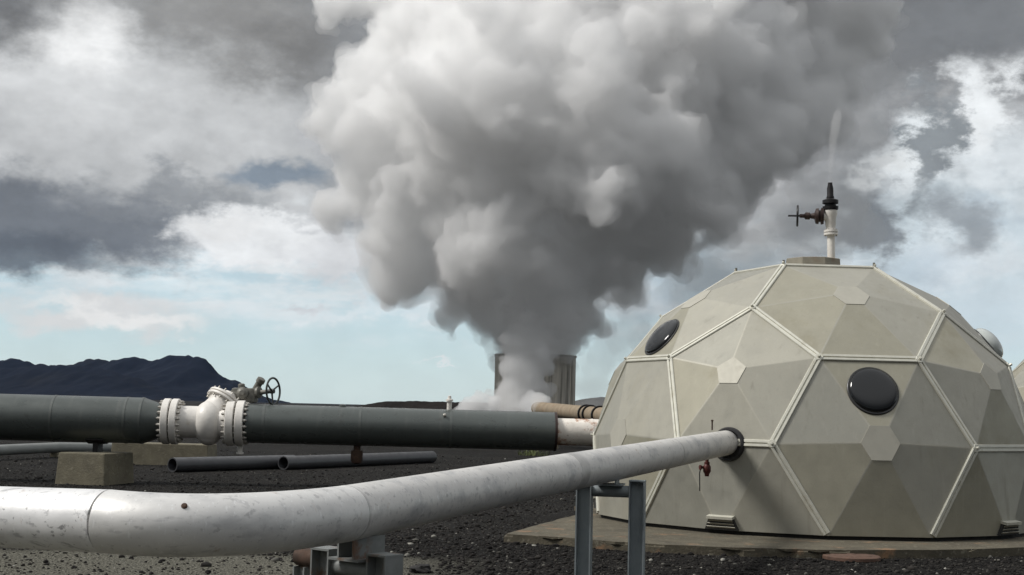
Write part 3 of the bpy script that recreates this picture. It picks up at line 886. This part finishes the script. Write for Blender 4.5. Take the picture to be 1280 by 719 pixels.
def steam_material(name, density, colour=(0.995, 0.995, 0.995), aniso=0.0):
    m = bpy.data.materials.new(name)
    m.use_nodes = True
    nt = m.node_tree
    nt.nodes.clear()
    out = nt.nodes.new('ShaderNodeOutputMaterial')
    v = nt.nodes.new('ShaderNodeVolumePrincipled')
    v.inputs['Color'].default_value = (*colour, 1)
    v.inputs['Density'].default_value = density
    v.inputs['Anisotropy'].default_value = aniso
    nt.links.new(v.outputs['Volume'], out.inputs['Volume'])
    m.cycles.homogeneous_volume = True if hasattr(m.cycles, 'homogeneous_volume') else None
    return m


def billow(name, lobes, voxel, material, sub=(10, 0.45), sub2=(6, 0.4), disp=((2.2, 0.5), (0.8, 0.22)), seed=3, squash=1.0):
    """one closed billowing hull from overlapping lobes (centre, radius)"""
    rg = random.Random(seed)
    allb = []

    def rand_dir():
        while True:
            v = Vector((rg.uniform(-1, 1), rg.uniform(-1, 1), rg.uniform(-1, 1)))
            if 0.1 < v.length < 1:
                return v.normalized()
    for c, r in lobes:
        allb.append((c, r))
        for _ in range(sub[0]):
            d = rand_dir()
            r2 = r * sub[1] * rg.uniform(0.6, 1.15)
            c2 = c + d * (r - r2 * 0.35)
            allb.append((c2, r2))
            for _ in range(sub2[0]):
                e = (rand_dir() + d * 0.7).normalized()
                r3 = r2 * sub2[1] * rg.uniform(0.6, 1.2)
                if r3 > voxel * 1.2:
                    allb.append((c2 + e * (r2 - r3 * 0.3), r3))
    bm = bmesh.new()
    bmesh.ops.create_icosphere(bm, subdivisions=2, radius=1.0)
    bv = np.array([v.co[:] for v in bm.verts]); bf = np.array([[v.index for v in f.verts] for f in bm.faces])
    bm.free()
    n = len(allb)
    cs = np.array([b[0][:] for b in allb]); rs = np.array([b[1] for b in allb])
    V = (bv[None] * rs[:, None, None] + cs[:, None]).reshape(-1, 3)
    F = (bf[None] + (np.arange(n) * len(bv))[:, None, None]).reshape(-1, 3)
    me = bpy.data.meshes.new(name)
    me.from_pydata(V.tolist(), [], F.tolist())
    o = bpy.data.objects.new(name, me)
    col.objects.link(o)
    def union():
        old = o.data
        md = o.modifiers.new('union', 'REMESH')
        md.mode = 'VOXEL'; md.voxel_size = voxel
        dg = bpy.context.evaluated_depsgraph_get()
        new = bpy.data.meshes.new_from_object(o.evaluated_get(dg))
        o.modifiers.clear()
        o.data = new
        bpy.data.meshes.remove(old)
        new.name = name
        return new
    me2 = union()
    nv = len(me2.vertices)
    co = np.empty(nv * 3, 'f'); me2.vertices.foreach_get('co', co); co = co.reshape(-1, 3)
    no = np.empty(nv * 3, 'f'); me2.vertices.foreach_get('normal', no); no = no.reshape(-1, 3)
    d = np.zeros(nv, 'f')
    for scale, amp in disp:
        for i in range(nv):
            p = co[i]
            d[i] += amp * (2.2 * abs(noise.noise(Vector((p[0] / scale, p[1] / scale, p[2] / scale)))) - .55)   # rounded bumps, creased hollows
    co = co + no * d[:, None]
    me2.vertices.foreach_set('co', co.ravel().astype('f'))
    me2.update()
    me2 = union()              # no self crossings left
    me2.materials.clear()
    me2.materials.append(material)
    return o


PLUME_Y = 70.0
PX = PLUME_Y / FOCAL
# main billows: photo column, row, radius (px), metres nearer/farther
main_lobes = [
    (669, 440, 40, 0), (642, 438, 22, -.5), (698, 438, 22, -.5), (669, 436, 26, -1.6), (652, 412, 42, -1), (692, 410, 42, 1), (622, 388, 34, 0), (722, 386, 36, 1), (680, 358, 72, -2),
    (575, 362, 38, 0), (512, 350, 33, 0), (505, 330, 22, -.5), (535, 312, 48, -1), (612, 300, 80, -3), (722, 318, 72, -1), (778, 330, 46, 2),
    (492, 280, 34, 0), (448, 244, 34, 0), (428, 248, 18, 0), (520, 235, 76, -2), (436, 168, 36, -1), (412, 168, 28, -1), (478, 140, 62, -1), (452, 96, 36, 0), (490, 74, 48, 0),
    (600, 160, 110, -4), (720, 195, 115, -4), (822, 238, 80, -1), (850, 282, 40, 3), (910, 180, 80, 0), (995, 145, 62, 2), (1040, 120, 40, 2),
    (570, 60, 86, 0), (690, 65, 120, -2), (815, 75, 118, -2), (930, 65, 100, 2), (1025, 70, 70, 4), (495, 2, 48, 3), (440, -22, 30, 3), (400, -20, 22, 3),
    (600, -70, 130, 3), (780, -80, 150, 2), (950, -70, 130, 4), (1090, -40, 80, 6),
]

# ------------------------------------------------------------------ ground, mound, mountains
def ground_material():
    m = bpy.data.materials.new('black_cinder_gravel'); m.use_nodes = True
    nt = m.node_tree; L = nt.links; b = nt.nodes['Principled BSDF']
    tc = nt.nodes.new('ShaderNodeTexCoord')
    def nz(sc, det=6, rough=.6):
        n = nt.nodes.new('ShaderNodeTexNoise'); n.inputs['Scale'].default_value = sc; n.inputs['Detail'].default_value = det; n.inputs['Roughness'].default_value = rough
        L.new(tc.outputs['Object'], n.inputs['Vector']); return n.outputs['Fac']
    def mr(v, a, b_, lo=0, hi=1):
        r = nt.nodes.new('ShaderNodeMapRange'); r.interpolation_type = 'SMOOTHSTEP'
        for k, x in zip(('From Min', 'From Max', 'To Min', 'To Max'), (a, b_, lo, hi)): r.inputs[k].default_value = x
        L.new(v, r.inputs['Value']); return r.outputs['Result']
    def mix(f, a, c, mode='MIX'):
        x = nt.nodes.new('ShaderNodeMix'); x.data_type = 'RGBA'; x.blend_type = mode
        if isinstance(f, float): x.inputs['Factor'].default_value = f
        else: L.new(f, x.inputs['Factor'])
        for k, s in (('A', a), ('B', c)):
            if isinstance(s, tuple): x.inputs[k].default_value = (*s, 1)
            else: L.new(s, x.inputs[k])
        return x.outputs['Result']
    def mul(a, c):
        x = nt.nodes.new('ShaderNodeMath'); x.operation = 'MULTIPLY'; L.new(a, x.inputs[0])
        if isinstance(c, float): x.inputs[1].default_value = c
        else: L.new(c, x.inputs[1])
        return x.outputs[0]
    cur = mix(mr(nz(.35), .35, .68), (.0075, .0073, .007), (.0165, .0156, .0148))
    cur = mix(mr(nz(26, 3), .5, .7), cur, (.045, .041, .036))
    vo = nt.nodes.new('ShaderNodeTexVoronoi'); vo.inputs['Scale'].default_value = 24; L.new(tc.outputs['Object'], vo.inputs['Vector'])
    se = nt.nodes.new('ShaderNodeSeparateColor'); L.new(vo.outputs['Color'], se.inputs['Color'])
    cur = mix(mul(mr(se.outputs[0], .86, .97), mr(vo.outputs['Distance'], .5, .25)), cur, (.13, .125, .11))
    # worn pale gravel track nearest the viewer on the left
    sp = nt.nodes.new('ShaderNodeSeparateXYZ'); L.new(tc.outputs['Object'], sp.inputs['Vector'])
    ad_ = nt.nodes.new('ShaderNodeMath'); ad_.operation = 'MULTIPLY_ADD'; L.new(nz(.8, 4), ad_.inputs[0]); ad_.inputs[1].default_value = 1.6; L.new(sp.outputs['Y'], ad_.inputs[2])
    my = mr(ad_.outputs[0], 16.3, 15.3)
    mx_ = mr(sp.outputs['X'], 0.2, -1.6)
    trk = mul(mul(my, mx_), mr(nz(30, 5, .75), .36, .58))
    cur = mix(trk, cur, mix(mr(nz(45, 3), .42, .6), (.085, .08, .062), (.27, .262, .215)))
    L.new(cur, b.inputs['Base Color']); b.inputs['Roughness'].default_value = .92; b.inputs['Specular IOR Level'].default_value = .08
    bp = nt.nodes.new('ShaderNodeBump'); bp.inputs['Distance'].default_value = .03
    L.new(nz(30, 5, .7), bp.inputs['Height']); L.new(bp.outputs['Normal'], b.inputs['Normal'])
    return m


bm = bmesh.new()
NR, NS = 70, 96
ringsg = []
for i in range(NR):
    r = .5 * (14000 / .5) ** (i / (NR - 1))
    row = []
    for k in range(NS):
        a = 2 * math.pi * k / NS
        x, y = r * math.sin(a), r * math.cos(a)
        row.append(bm.verts.new((x, y, 0)))
    ringsg.append(row)
bm.faces.new(ringsg[0])
for a, b in zip(ringsg, ringsg[1:]):
    for k in range(NS):
        bm.faces.new((a[k], a[(k + 1) % NS], b[(k + 1) % NS], b[k]))
o = link_mesh('ground', bm, ground_material(), None)
tag(o, kind='structure')

# loose stones: too many to count, one mesh
stone_m = bpy.data.materials.new('scattered_stone'); stone_m.use_nodes = True
nt = stone_m.node_tree; b = nt.nodes['Principled BSDF']
g = nt.nodes.new('ShaderNodeNewGeometry'); cr = nt.nodes.new('ShaderNodeValToRGB')
el = cr.color_ramp.elements
el[0].position = 0; el[0].color = (.010, .0095, .009, 1); el[1].position = 1.0; el[1].color = (.36, .35, .31, 1)
for p, c in ((.60, (.022, .020, .019)), (.88, (.036, .033, .030)), (.965, (.06, .057, .05)), (.99, (.18, .175, .155))):
    e = el.new(p); e.color = (*c, 1)
nt.links.new(g.outputs['Random Per Island'], cr.inputs['Fac']); nt.links.new(cr.outputs['Color'], b.inputs['Base Color'])
b.inputs['Roughness'].default_value = .9; b.inputs['Specular IOR Level'].default_value = .12
bmi = bmesh.new(); bmesh.ops.create_icosphere(bmi, subdivisions=1, radius=1)
iv = np.array([v.co[:] for v in bmi.verts]); if_ = np.array([[v.index for v in f.verts] for f in bmi.faces]); bmi.free()
nr_ = np.random.default_rng(11)
NST = 60000
ymin, ymax = 11.5, 46.0
yy = 1 / (nr_.random(NST) * (1 / ymin - 1 / ymax) + 1 / ymax)
xx = (nr_.random(NST) * 2 - 1) * .46 * yy
sz = np.clip(np.exp(nr_.normal(math.log(.0105), .5, NST)), .005, .06)
keep = (np.hypot(xx - DOME_AT.x, yy - DOME_AT.y) > 4.05) & ~((xx < -.7) & (yy < 14.9) & (nr_.random(NST) < .8))
xx, yy, sz = xx[keep], yy[keep], sz[keep]; NST = len(xx)
th = nr_.random(NST) * 6.283
V = iv[None] * (1 + nr_.normal(0, .22, (NST, len(iv), 1)))
V = V * sz[:, None, None] * np.stack([nr_.uniform(.8, 1.5, NST), nr_.uniform(.7, 1.2, NST), nr_.uniform(.45, .9, NST)], -1)[:, None]
c_, s_ = np.cos(th)[:, None], np.sin(th)[:, None]
V = np.stack([V[..., 0] * c_ - V[..., 1] * s_ + xx[:, None], V[..., 0] * s_ + V[..., 1] * c_ + yy[:, None], V[..., 2] + sz[:, None] * .25], -1).reshape(-1, 3)
F = (if_[None] + (np.arange(NST) * len(iv))[:, None, None]).reshape(-1, 3)
me = bpy.data.meshes.new('gravel')
me.vertices.add(len(V)); me.vertices.foreach_set('co', V.ravel().astype('f'))
me.loops.add(F.size); me.loops.foreach_set('vertex_index', F.ravel().astype('i'))
me.polygons.add(len(F)); me.polygons.foreach_set('loop_start', np.arange(0, F.size, 3).astype('i')); me.polygons.foreach_set('loop_total', np.full(len(F), 3, 'i'))
me.update(calc_edges=True); me.validate()
me.materials.append(stone_m)
o = bpy.data.objects.new('gravel', me); col.objects.link(o)
tag(o, 'dark basalt stones scattered over the cinders with pale ones among them', 'gravel', kind='stuff')


def ridge(name, prof, depth, run, back, mat, amp, nx=260, nyy=70, seed=0.0, base=-8.0, gully=1.0):
    """terrain whose crest follows a profile of photo points at the given distance"""
    pts = [at(x, y, depth) for x, y in prof]
    bm = bmesh.new()
    rows = []
    x0, x1 = pts[0].x, pts[-1].x
    for j in range(nyy):
        t = j / (nyy - 1) * 2 - 1                     # -1 near foot, 0 crest, 1 far foot
        row = []
        for i in range(nx):
            x = x0 + (x1 - x0) * i / (nx - 1)
            k = max(q for q in range(len(pts) - 1) if pts[q].x <= x + 1e-6)
            f = (x - pts[k].x) / max(1e-6, pts[k + 1].x - pts[k].x)
            h = pts[k].z + (pts[k + 1].z - pts[k].z) * min(1, f)
            y = depth + (t * run if t < 0 else t * back)
            fall = max(0.0, 1 - abs(t)) ** .85 if t < 0 else (1 - t) ** .8
            s = (x1 - x0)
            n = noise.fractal(Vector((x / s * 26 + seed, t * 1.3, seed)), 1.0, 2.0, 6)
            r = 1 - abs(noise.noise(Vector((x / s * 17 + seed, t * 2.1 + n * .25, seed + 5))))
            side = abs(t) ** .6
            z = base + (h - base) * fall * (1 - gully * side * .30 * r + side * .12 * n) + amp * n * (.15 + side) * fall + amp * .35 * noise.noise(Vector((x / s * 120, t * 9, seed))) * fall
            row.append(bm.verts.new((x, y, z)))
        rows.append(row)
    for a, b in zip(rows, rows[1:]):
        for i in range(nx - 1):
            bm.faces.new((a[i], a[i + 1], b[i + 1], b[i]))
    o = link_mesh(name, bm, mat, None, angle=180)
    return tag(o, kind='structure')


M['mountain'] = material('haze_tinted_heath', (0.008, 0.010, 0.016), .95, var=.25, scale=.004, bump=0, spec=.03, stains=[((.013, .013, .014), .003, .5, .7, .6, S1)])  # dark heath with the blue of the distant air mixed into its colour
M['mound'] = material('dark_lava_mound', (0.016, 0.014, 0.013), .95, spec=.05, var=.3, scale=.12, bump=.3, bump_scale=.8)
M['far_slope'] = material('grey_far_slope', (0.07, 0.07, 0.068), .95, var=.3, scale=.03)
ridge('mountain', [(-420, 506), (-300, 470), (-180, 458), (-90, 462), (-30, 455), (5, 450.5), (28, 449), (45, 454), (70, 456), (95, 454.5), (108, 449), (122, 446.5), (133, 450), (139, 452), (141, 448), (160, 446), (190, 448), (200, 445), (214, 441.5), (236, 441.5), (248, 446), (256, 447), (262, 454), (274, 468), (284, 473.5), (301, 477), (309, 484), (318, 492), (345, 503), (400, 512)], 5200, 900, 700, M['mountain'], 22, seed=2.3)
ridge('mountain', [(-460, 505), (-260, 480), (-120, 466), (-30, 462), (20, 459), (60, 455.5), (100, 456), (135, 462), (170, 472), (205, 484), (240, 493), (270, 500), (330, 512)], 4300, 600, 500, M['mountain'], 14, seed=7.7)
ridge('hill', [(395, 512), (440, 508.2), (462, 503.5), (480, 500.8), (505, 500), (560, 501), (600, 502), (650, 504), (720, 508), (800, 514)], 230, 18, 30, M['mound'], .25, nx=160, nyy=30, seed=1.1, base=-.5)
ridge('hill', [(690, 514), (722, 500), (735, 496.5), (760, 495), (800, 495), (900, 494), (1100, 500), (1300, 510), (1500, 518), (1650, 526)], 420, 60, 60, M['far_slope'], .8, nx=160, nyy=30, seed=4.1, base=-.5)

# ------------------------------------------------------------------ steam bodies
def px_lobes(ls, y0): return [(at(x, y, y0) + Vector((0, d, 0)), r * y0 / FOCAL) for x, y, r, d in ls]
o = billow('steam_plume', px_lobes(main_lobes, PLUME_Y), .145, steam_material('dense_steam', .8), sub=(11, .36), sub2=(9, .42), disp=((4.0, .9), (1.8, .8), (.85, .5), (.42, .28), (.24, .1)))
veil_of(o, 'steam_veil', steam_material('veil_steam', .34), .16, .14, ((2.6, .5), (1.1, .55), (.5, .4), (.28, .2)), 31.0)
tag(o, 'huge billowing grey white steam plume rising from the steam tower', 'steam')
o = billow('steam_wisp', px_lobes([(655, 500, 22, -3.2), (640, 490, 20, -3), (650, 470, 26, -3), (668, 455, 24, -3), (662, 430, 28, -3), (655, 408, 24, -3.4), (636, 515, 22, -3), (662, 515, 20, -3.2), (628, 500, 14, -3), (676, 490, 14, -3), (645, 445, 14, -3), (682, 440, 16, -3), (670, 507, 11, -10.5), (660, 506, 12, -9)], PLUME_Y), .08,
           steam_material('light_steam', 1.5), sub=(8, .5), sub2=(5, .45), disp=((.8, .25), (.3, .08)), seed=5)
tag(o, 'pale steam wisp curling up in front of the steam tower wall', 'steam')
o = billow('steam_puff', px_lobes([(598, 506, 14, -2), (588, 511, 13, -2), (612, 509, 14, -2), (603, 497, 9, -2), (578, 514, 10, -2), (618, 502, 9, -2)], PLUME_Y - 2), .07,
           steam_material('puff_steam', 2.2), sub=(7, .5), sub2=(4, .45), disp=((.6, .15), (.25, .06)), seed=6)
tag(o, 'small low white steam puff just left of the steam tower foot', 'steam')
jl = [(1037.5, 228, 1.6), (1037.6, 222, 1.9), (1037.8, 215, 2.3), (1038.2, 206, 2.9), (1038.9, 196, 3.6), (1040, 186, 4.3), (1041.4, 176, 5.2), (1043, 166, 6.0), (1044.6, 156, 6.6), (1046, 147, 6.0), (1047, 140, 4.4), (1047.6, 135, 1.5)]
jp, jr = [], []
for (x0, y0, r0), (x1, y1, r1) in zip(jl, jl[1:]):
    for k in range(6):
        t = k / 6; y = y0 + (y1 - y0) * t
        wob = noise.noise(Vector((y * .16, 3.1, 0))) * (230 - y) * .014
        jp.append(at(x0 + (x1 - x0) * t + wob, y, 20.374)); jr.append((r0 + (r1 - r0) * t) * 20.374 / FOCAL * (1 + .22 * noise.noise(Vector((y * .22, 9.0, 0)))))
bm = bmesh.new(); add_tube(bm, jp, jr, 20)
for vtx in bm.verts:
    vtx.co += vtx.co.normalized().cross(Vector((0, 0, 1))) * noise.noise(vtx.co * 14) * .015
o = link_mesh('steam_jet', bm, steam_material('thin_steam', 2.2), None, angle=180)
tag(o, 'thin faint steam jet hissing up from the vent valve on the dome', 'steam')
o = billow('steam_drift', px_lobes([(1080, 60, 70, 6), (1120, 140, 45, 7), (1060, 230, 62, 5), (1000, 270, 60, 4), (1060, 275, 40, 5), (1030, 260, 50, 4), (930, 320, 55, 3), (1100, 270, 32, 6), (870, 350, 45, 2), (800, 400, 40, 2), (770, 430, 30, 1), (745, 455, 24, 1), (740, 480, 20, 1)], PLUME_Y + 3), .22,
           steam_material('drifting_steam', .16), sub=(10, .5), sub2=(6, .5), disp=((2.0, .8), (.8, .4), (.35, .15)), seed=9)
tag(o, 'thin grey steam drifting off the plume to the right behind the dome', 'steam')

# ------------------------------------------------------------------ the air
bm = bmesh.new(); add_box(bm, (0, 3900, 349), (9600, 9000, 702))
hz = bpy.data.materials.new('clear_air'); hz.use_nodes = True
hn = hz.node_tree; hn.nodes.clear()
ho = hn.nodes.new('ShaderNodeOutputMaterial'); hv = hn.nodes.new('ShaderNodeVolumePrincipled')
hv.inputs['Color'].default_value = (.38, .58, 1.0, 1); hv.inputs['Density'].default_value = 9e-6; hv.inputs['Anisotropy'].default_value = .2
hn.links.new(hv.outputs['Volume'], ho.inputs['Volume'])
o = link_mesh('haze', bm, hz, None, smooth=False); tag(o, 'faint blue air in front of the far mountains', 'haze', kind='stuff')

# ------------------------------------------------------------------ sky and sun
SUN_DIR = Vector((-.66, -.14, .74)).normalized()          # towards the sun: from the left
SKY_STRENGTH = 0.1
world = bpy.data.worlds.new('World'); scene.world = world; world.use_nodes = True
nt = world.node_tree; L = nt.links
bg = nt.nodes['Background']; bg.inputs['Strength'].default_value = SKY_STRENGTH
sky = nt.nodes.new('ShaderNodeTexSky'); sky.sky_type = 'NISHITA'; sky.sun_disc = False
sky.sun_elevation = math.asin(SUN_DIR.z); sky.sun_rotation = math.atan2(SUN_DIR.x, SUN_DIR.y)
sky.air_density = 1.0; sky.dust_density = 0.3; sky.ozone_density = 2.0
tc = nt.nodes.new('ShaderNodeTexCoord')


def vm(op, a, b=None):
    n = nt.nodes.new('ShaderNodeVectorMath'); n.operation = op
    for i, s in enumerate((a, b)):
        if s is None: continue
        if isinstance(s, (tuple, list)): n.inputs[i].default_value = s
        else: L.new(s, n.inputs[i])
    return n


def mth(op, a, b=None, c=None):
    n = nt.nodes.new('ShaderNodeMath'); n.operation = op
    for i, s in enumerate((a, b, c)):
        if s is None: continue
        if isinstance(s, (int, float)): n.inputs[i].default_value = s
        else: L.new(s, n.inputs[i])
    return n.outputs[0]


def sstep(v, a, b, lo=0.0, hi=1.0):
    r = nt.nodes.new('ShaderNodeMapRange'); r.interpolation_type = 'SMOOTHSTEP'
    for k, x in zip(('From Min', 'From Max', 'To Min', 'To Max'), (a, b, lo, hi)): r.inputs[k].default_value = x
    L.new(v, r.inputs['Value']); return r.outputs['Result']


def mixc(f, a, b, mode='MIX'):
    x = nt.nodes.new('ShaderNodeMix'); x.data_type = 'RGBA'; x.blend_type = mode
    if isinstance(f, (int, float)): x.inputs['Factor'].default_value = f
    else: L.new(f, x.inputs['Factor'])
    for k, s in (('A', a), ('B', b)):
        if isinstance(s, tuple): x.inputs[k].default_value = (*s, 1)
        else: L.new(s, x.inputs[k])
    return x.outputs['Result']


def srgb(r, g, b):
    f = lambda v: (v / 12.92 if v <= .04045 else ((v + .055) / 1.055) ** 2.4) / SKY_STRENGTH
    return (f(r / 255), f(g / 255), f(b / 255))


sepd = nt.nodes.new('ShaderNodeSeparateXYZ'); L.new(tc.outputs['Generated'], sepd.inputs[0])
az = mth('ARCTAN2', sepd.outputs['X'], sepd.outputs['Y'])
elv = mth('ARCSINE', sepd.outputs['Z'])
cmb = nt.nodes.new('ShaderNodeCombineXYZ'); L.new(az, cmb.inputs[0]); L.new(elv, cmb.inputs[1])
ANG = cmb.outputs[0]                                    # azimuth, elevation in radians


def sky_noise(scale, detail, rough=.55, sq=1.6, off=(0, 0, 0), out='Fac', dist=0.0):
    mp = nt.nodes.new('ShaderNodeMapping'); mp.inputs['Scale'].default_value = (1, 1, sq); mp.inputs['Location'].default_value = off
    L.new(tc.outputs['Generated'], mp.inputs['Vector'])
    n = nt.nodes.new('ShaderNodeTexNoise'); n.inputs['Scale'].default_value = scale; n.inputs['Detail'].default_value = detail
    n.inputs['Roughness'].default_value = rough; n.inputs['Distortion'].default_value = dist
    L.new(mp.outputs['Vector'], n.inputs['Vector']); return n.outputs[out]


def warp(amp1, amp2, off):
    w1 = vm('MULTIPLY', vm('SUBTRACT', sky_noise(9, 2, off=off, out='Color'), (.5, .5, .5)).outputs[0], (amp1, amp1 * .6, 0))
    w2 = vm('MULTIPLY', vm('SUBTRACT', sky_noise(26, 7, .62, off=off, out='Color'), (.5, .5, .5)).outputs[0], (amp2, amp2 * .7, 0))
    return vm('ADD', ANG, vm('ADD', w1.outputs[0], w2.outputs[0]).outputs[0]).outputs[0]


WARPS = [warp(.07, .10, (0, 0, 0)), warp(.05, .07, (3.1, 1.7, .4)), warp(.10, .14, (7.3, 2.2, 5.1))]


def cloud(cur, px, py, rx, ry, colour, opacity=1.0, soft=.6, w=0):
    """a cloud bank centred on a direction in the sky"""
    d = ray(px, py).normalized()
    c = (math.atan2(d.x, d.y), math.asin(d.z), 0)
    q = vm('MULTIPLY', vm('SUBTRACT', WARPS[w], c).outputs[0], (FOCAL / rx, FOCAL / ry, 0))
    dist = vm('LENGTH', q.outputs[0]).outputs['Value']
    return mixc(sstep(dist, 1 - soft, 1.0 + soft * .25, opacity, 0.0), cur, srgb(*colour))


fb = sky_noise(14, 9, .58)
fb2 = sky_noise(38, 8, .6, off=(2, 5, 1))
clear = mixc(.72, sky.outputs[0], mixc(sstep(elv, .0, .30), srgb(208, 230, 236), srgb(150, 188, 212)))
cur = clear
# the overcast deck above, open towards the horizon
deck = mixc(sstep(fb, .35, .68), srgb(138, 141, 144), srgb(196, 197, 198))
elw = nt.nodes.new('ShaderNodeSeparateXYZ'); L.new(WARPS[0], elw.inputs[0])
cur = mixc(sstep(elw.outputs['Y'], .085, .125), cur, deck)
# thin white veil under the deck
cur = mixc(mth('MULTIPLY', sstep(elw.outputs['Y'], .055, .095), sstep(fb, .30, .62, .35, .95)), cur, mixc(.0, cur, cur)) if False else cur
veil = mth('MULTIPLY', mth('MULTIPLY', sstep(elw.outputs['Y'], .04, .085), sstep(elw.outputs['Y'], .16, .11)), sstep(sky_noise(16, 7, .6, 4.5, (1, 1, 8)), .36, .62, .15, 1.0))
cur = mixc(veil, cur, srgb(226, 232, 234))
# ---- left half of the view
for a in (
    (200, 150, 330, 170, (190, 192, 193), .9, .7, 0),
    (60, 130, 130, 90, (188, 190, 191), .8, .8, 1),
    (40, 20, 130, 70, (112, 113, 114), .9, .8, 0),
    (310, 55, 150, 85, (122, 122, 121), .95, .7, 1),
    (250, 5, 160, 60, (150, 150, 149), .8, .8, 2),
    (150, 90, 190, 70, (208, 210, 211), .8, 1.0, 2),
    (105, 60, 60, 80, (246, 247, 247), .95, 1.0, 1),
    (80, 120, 120, 50, (222, 224, 225), .85, .9, 0),
    (250, 150, 260, 60, (204, 206, 207), .7, .9, 2),
    (60, 180, 130, 50, (206, 208, 209), .7, .9, 1),
    (85, 285, 225, 62, (116, 121, 127), .98, .6, 0),
    (30, 318, 150, 30, (100, 106, 113), .9, .7, 1),
    (230, 245, 150, 38, (140, 144, 148), .8, .8, 2),
    (345, 218, 70, 22, (128, 141, 154), .9, .7, 1),
    (395, 185, 60, 24, (186, 188, 190), .8, .9, 0),
    (330, 300, 120, 36, (236, 238, 239), .95, .4, 1),
    (440, 310, 90, 40, (222, 224, 226), .95, .6, 2),
    (270, 290, 60, 22, (236, 237, 237), .9, .6, 0),
    (390, 290, 40, 10, (182, 185, 188), .5, .9, 0),
    (115, 394, 150, 24, (222, 222, 221), .9, .7, 1),
    (150, 401, 130, 16, (240, 240, 238), .85, .9, 0),
    (370, 386, 34, 7, (205, 207, 210), .8, .7, 1),
    (545, 457, 30, 4, (226, 231, 232), .8, .8, 2),
    (330, 362, 240, 16, (226, 234, 236), .7, 1.0, 1),
    (440, 390, 160, 14, (228, 235, 238), .6, 1.0, 0),
    # ---- behind the plume and to its right
    (780, 60, 420, 190, (150, 152, 154), .9, .6, 1),
    (1170, 30, 230, 95, (122, 124, 126), .95, .6, 0),
    (1215, 330, 190, 150, (204, 218, 225), .9, .7, 1),
    (900, 360, 150, 70, (170, 186, 195), .85, .8, 2),
    (1140, 190, 58, 54, (230, 236, 239), 1.0, .5, 1),
    (1115, 215, 40, 26, (226, 230, 231), .9, .7, 0),
    (1238, 135, 56, 76, (236, 240, 242), 1.0, .6, 2),
    (1262, 210, 54, 70, (226, 233, 237), .9, .8, 0),
    (1215, 310, 90, 44, (224, 231, 235), .8, .9, 2),
    (1160, 330, 60, 30, (186, 200, 210), .7, .9, 1),
    (1245, 270, 40, 30, (180, 194, 204), .7, .9, 0),
    (1178, 195, 40, 95, (136, 142, 146), .95, .6, 2),
    (1200, 275, 40, 44, (146, 152, 157), .85, .7, 1),
    (1085, 270, 60, 46, (124, 129, 133), .95, .5, 0),
    (1010, 285, 60, 40, (128, 133, 137), .85, .8, 1),
    (1240, 20, 120, 60, (122, 125, 128), .95, .7, 1),
):
    cur = cloud(cur, *a)
# the cloud everywhere has lumps: brighter crowns, greyer hollows
lump = mth('ADD', sstep(fb, .3, .72, -.09, .10), sstep(fb2, .3, .7, -.06, .06))
gain = mth('MULTIPLY', lump, sstep(elv, .05, .11, .25, 1.0))
gm = mth('ADD', gain, 1.0)
cc = nt.nodes.new('ShaderNodeCombineXYZ')
for i in range(3): L.new(gm, cc.inputs[i])
cur = mixc(1.0, cur, cc.outputs[0], 'MULTIPLY')
# unseen sky overhead, made bright to raise the ambient light
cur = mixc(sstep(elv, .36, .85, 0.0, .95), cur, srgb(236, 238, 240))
# unseen dark bank added low behind the viewer to cut frontal fill
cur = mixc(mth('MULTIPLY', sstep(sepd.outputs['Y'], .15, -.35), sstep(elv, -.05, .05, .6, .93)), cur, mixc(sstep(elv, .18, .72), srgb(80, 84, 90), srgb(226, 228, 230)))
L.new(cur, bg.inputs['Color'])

sl = bpy.data.lights.new('sun', 'SUN'); sl.energy = 2.9; sl.angle = R(14); sl.color = (1.0, .97, .925)
so_ = bpy.data.objects.new('sun', sl); col.objects.link(so_)
so_.rotation_euler = (-SUN_DIR).to_track_quat('-Z', 'Y').to_euler(); so_.location = SUN_DIR * 60

vs = scene.view_settings
vs.view_transform = 'Standard'; vs.look = 'None'; vs.exposure = 0.0; vs.gamma = 1.0; vs.use_curve_mapping = False
scene.cycles.use_denoising = True
scene.cycles.max_bounces = 26; scene.cycles.volume_bounces = 24
scene.cycles.sample_clamp_indirect = 4.0; scene.cycles.diffuse_bounces = 4
scene.cycles.transparent_max_bounces = 16
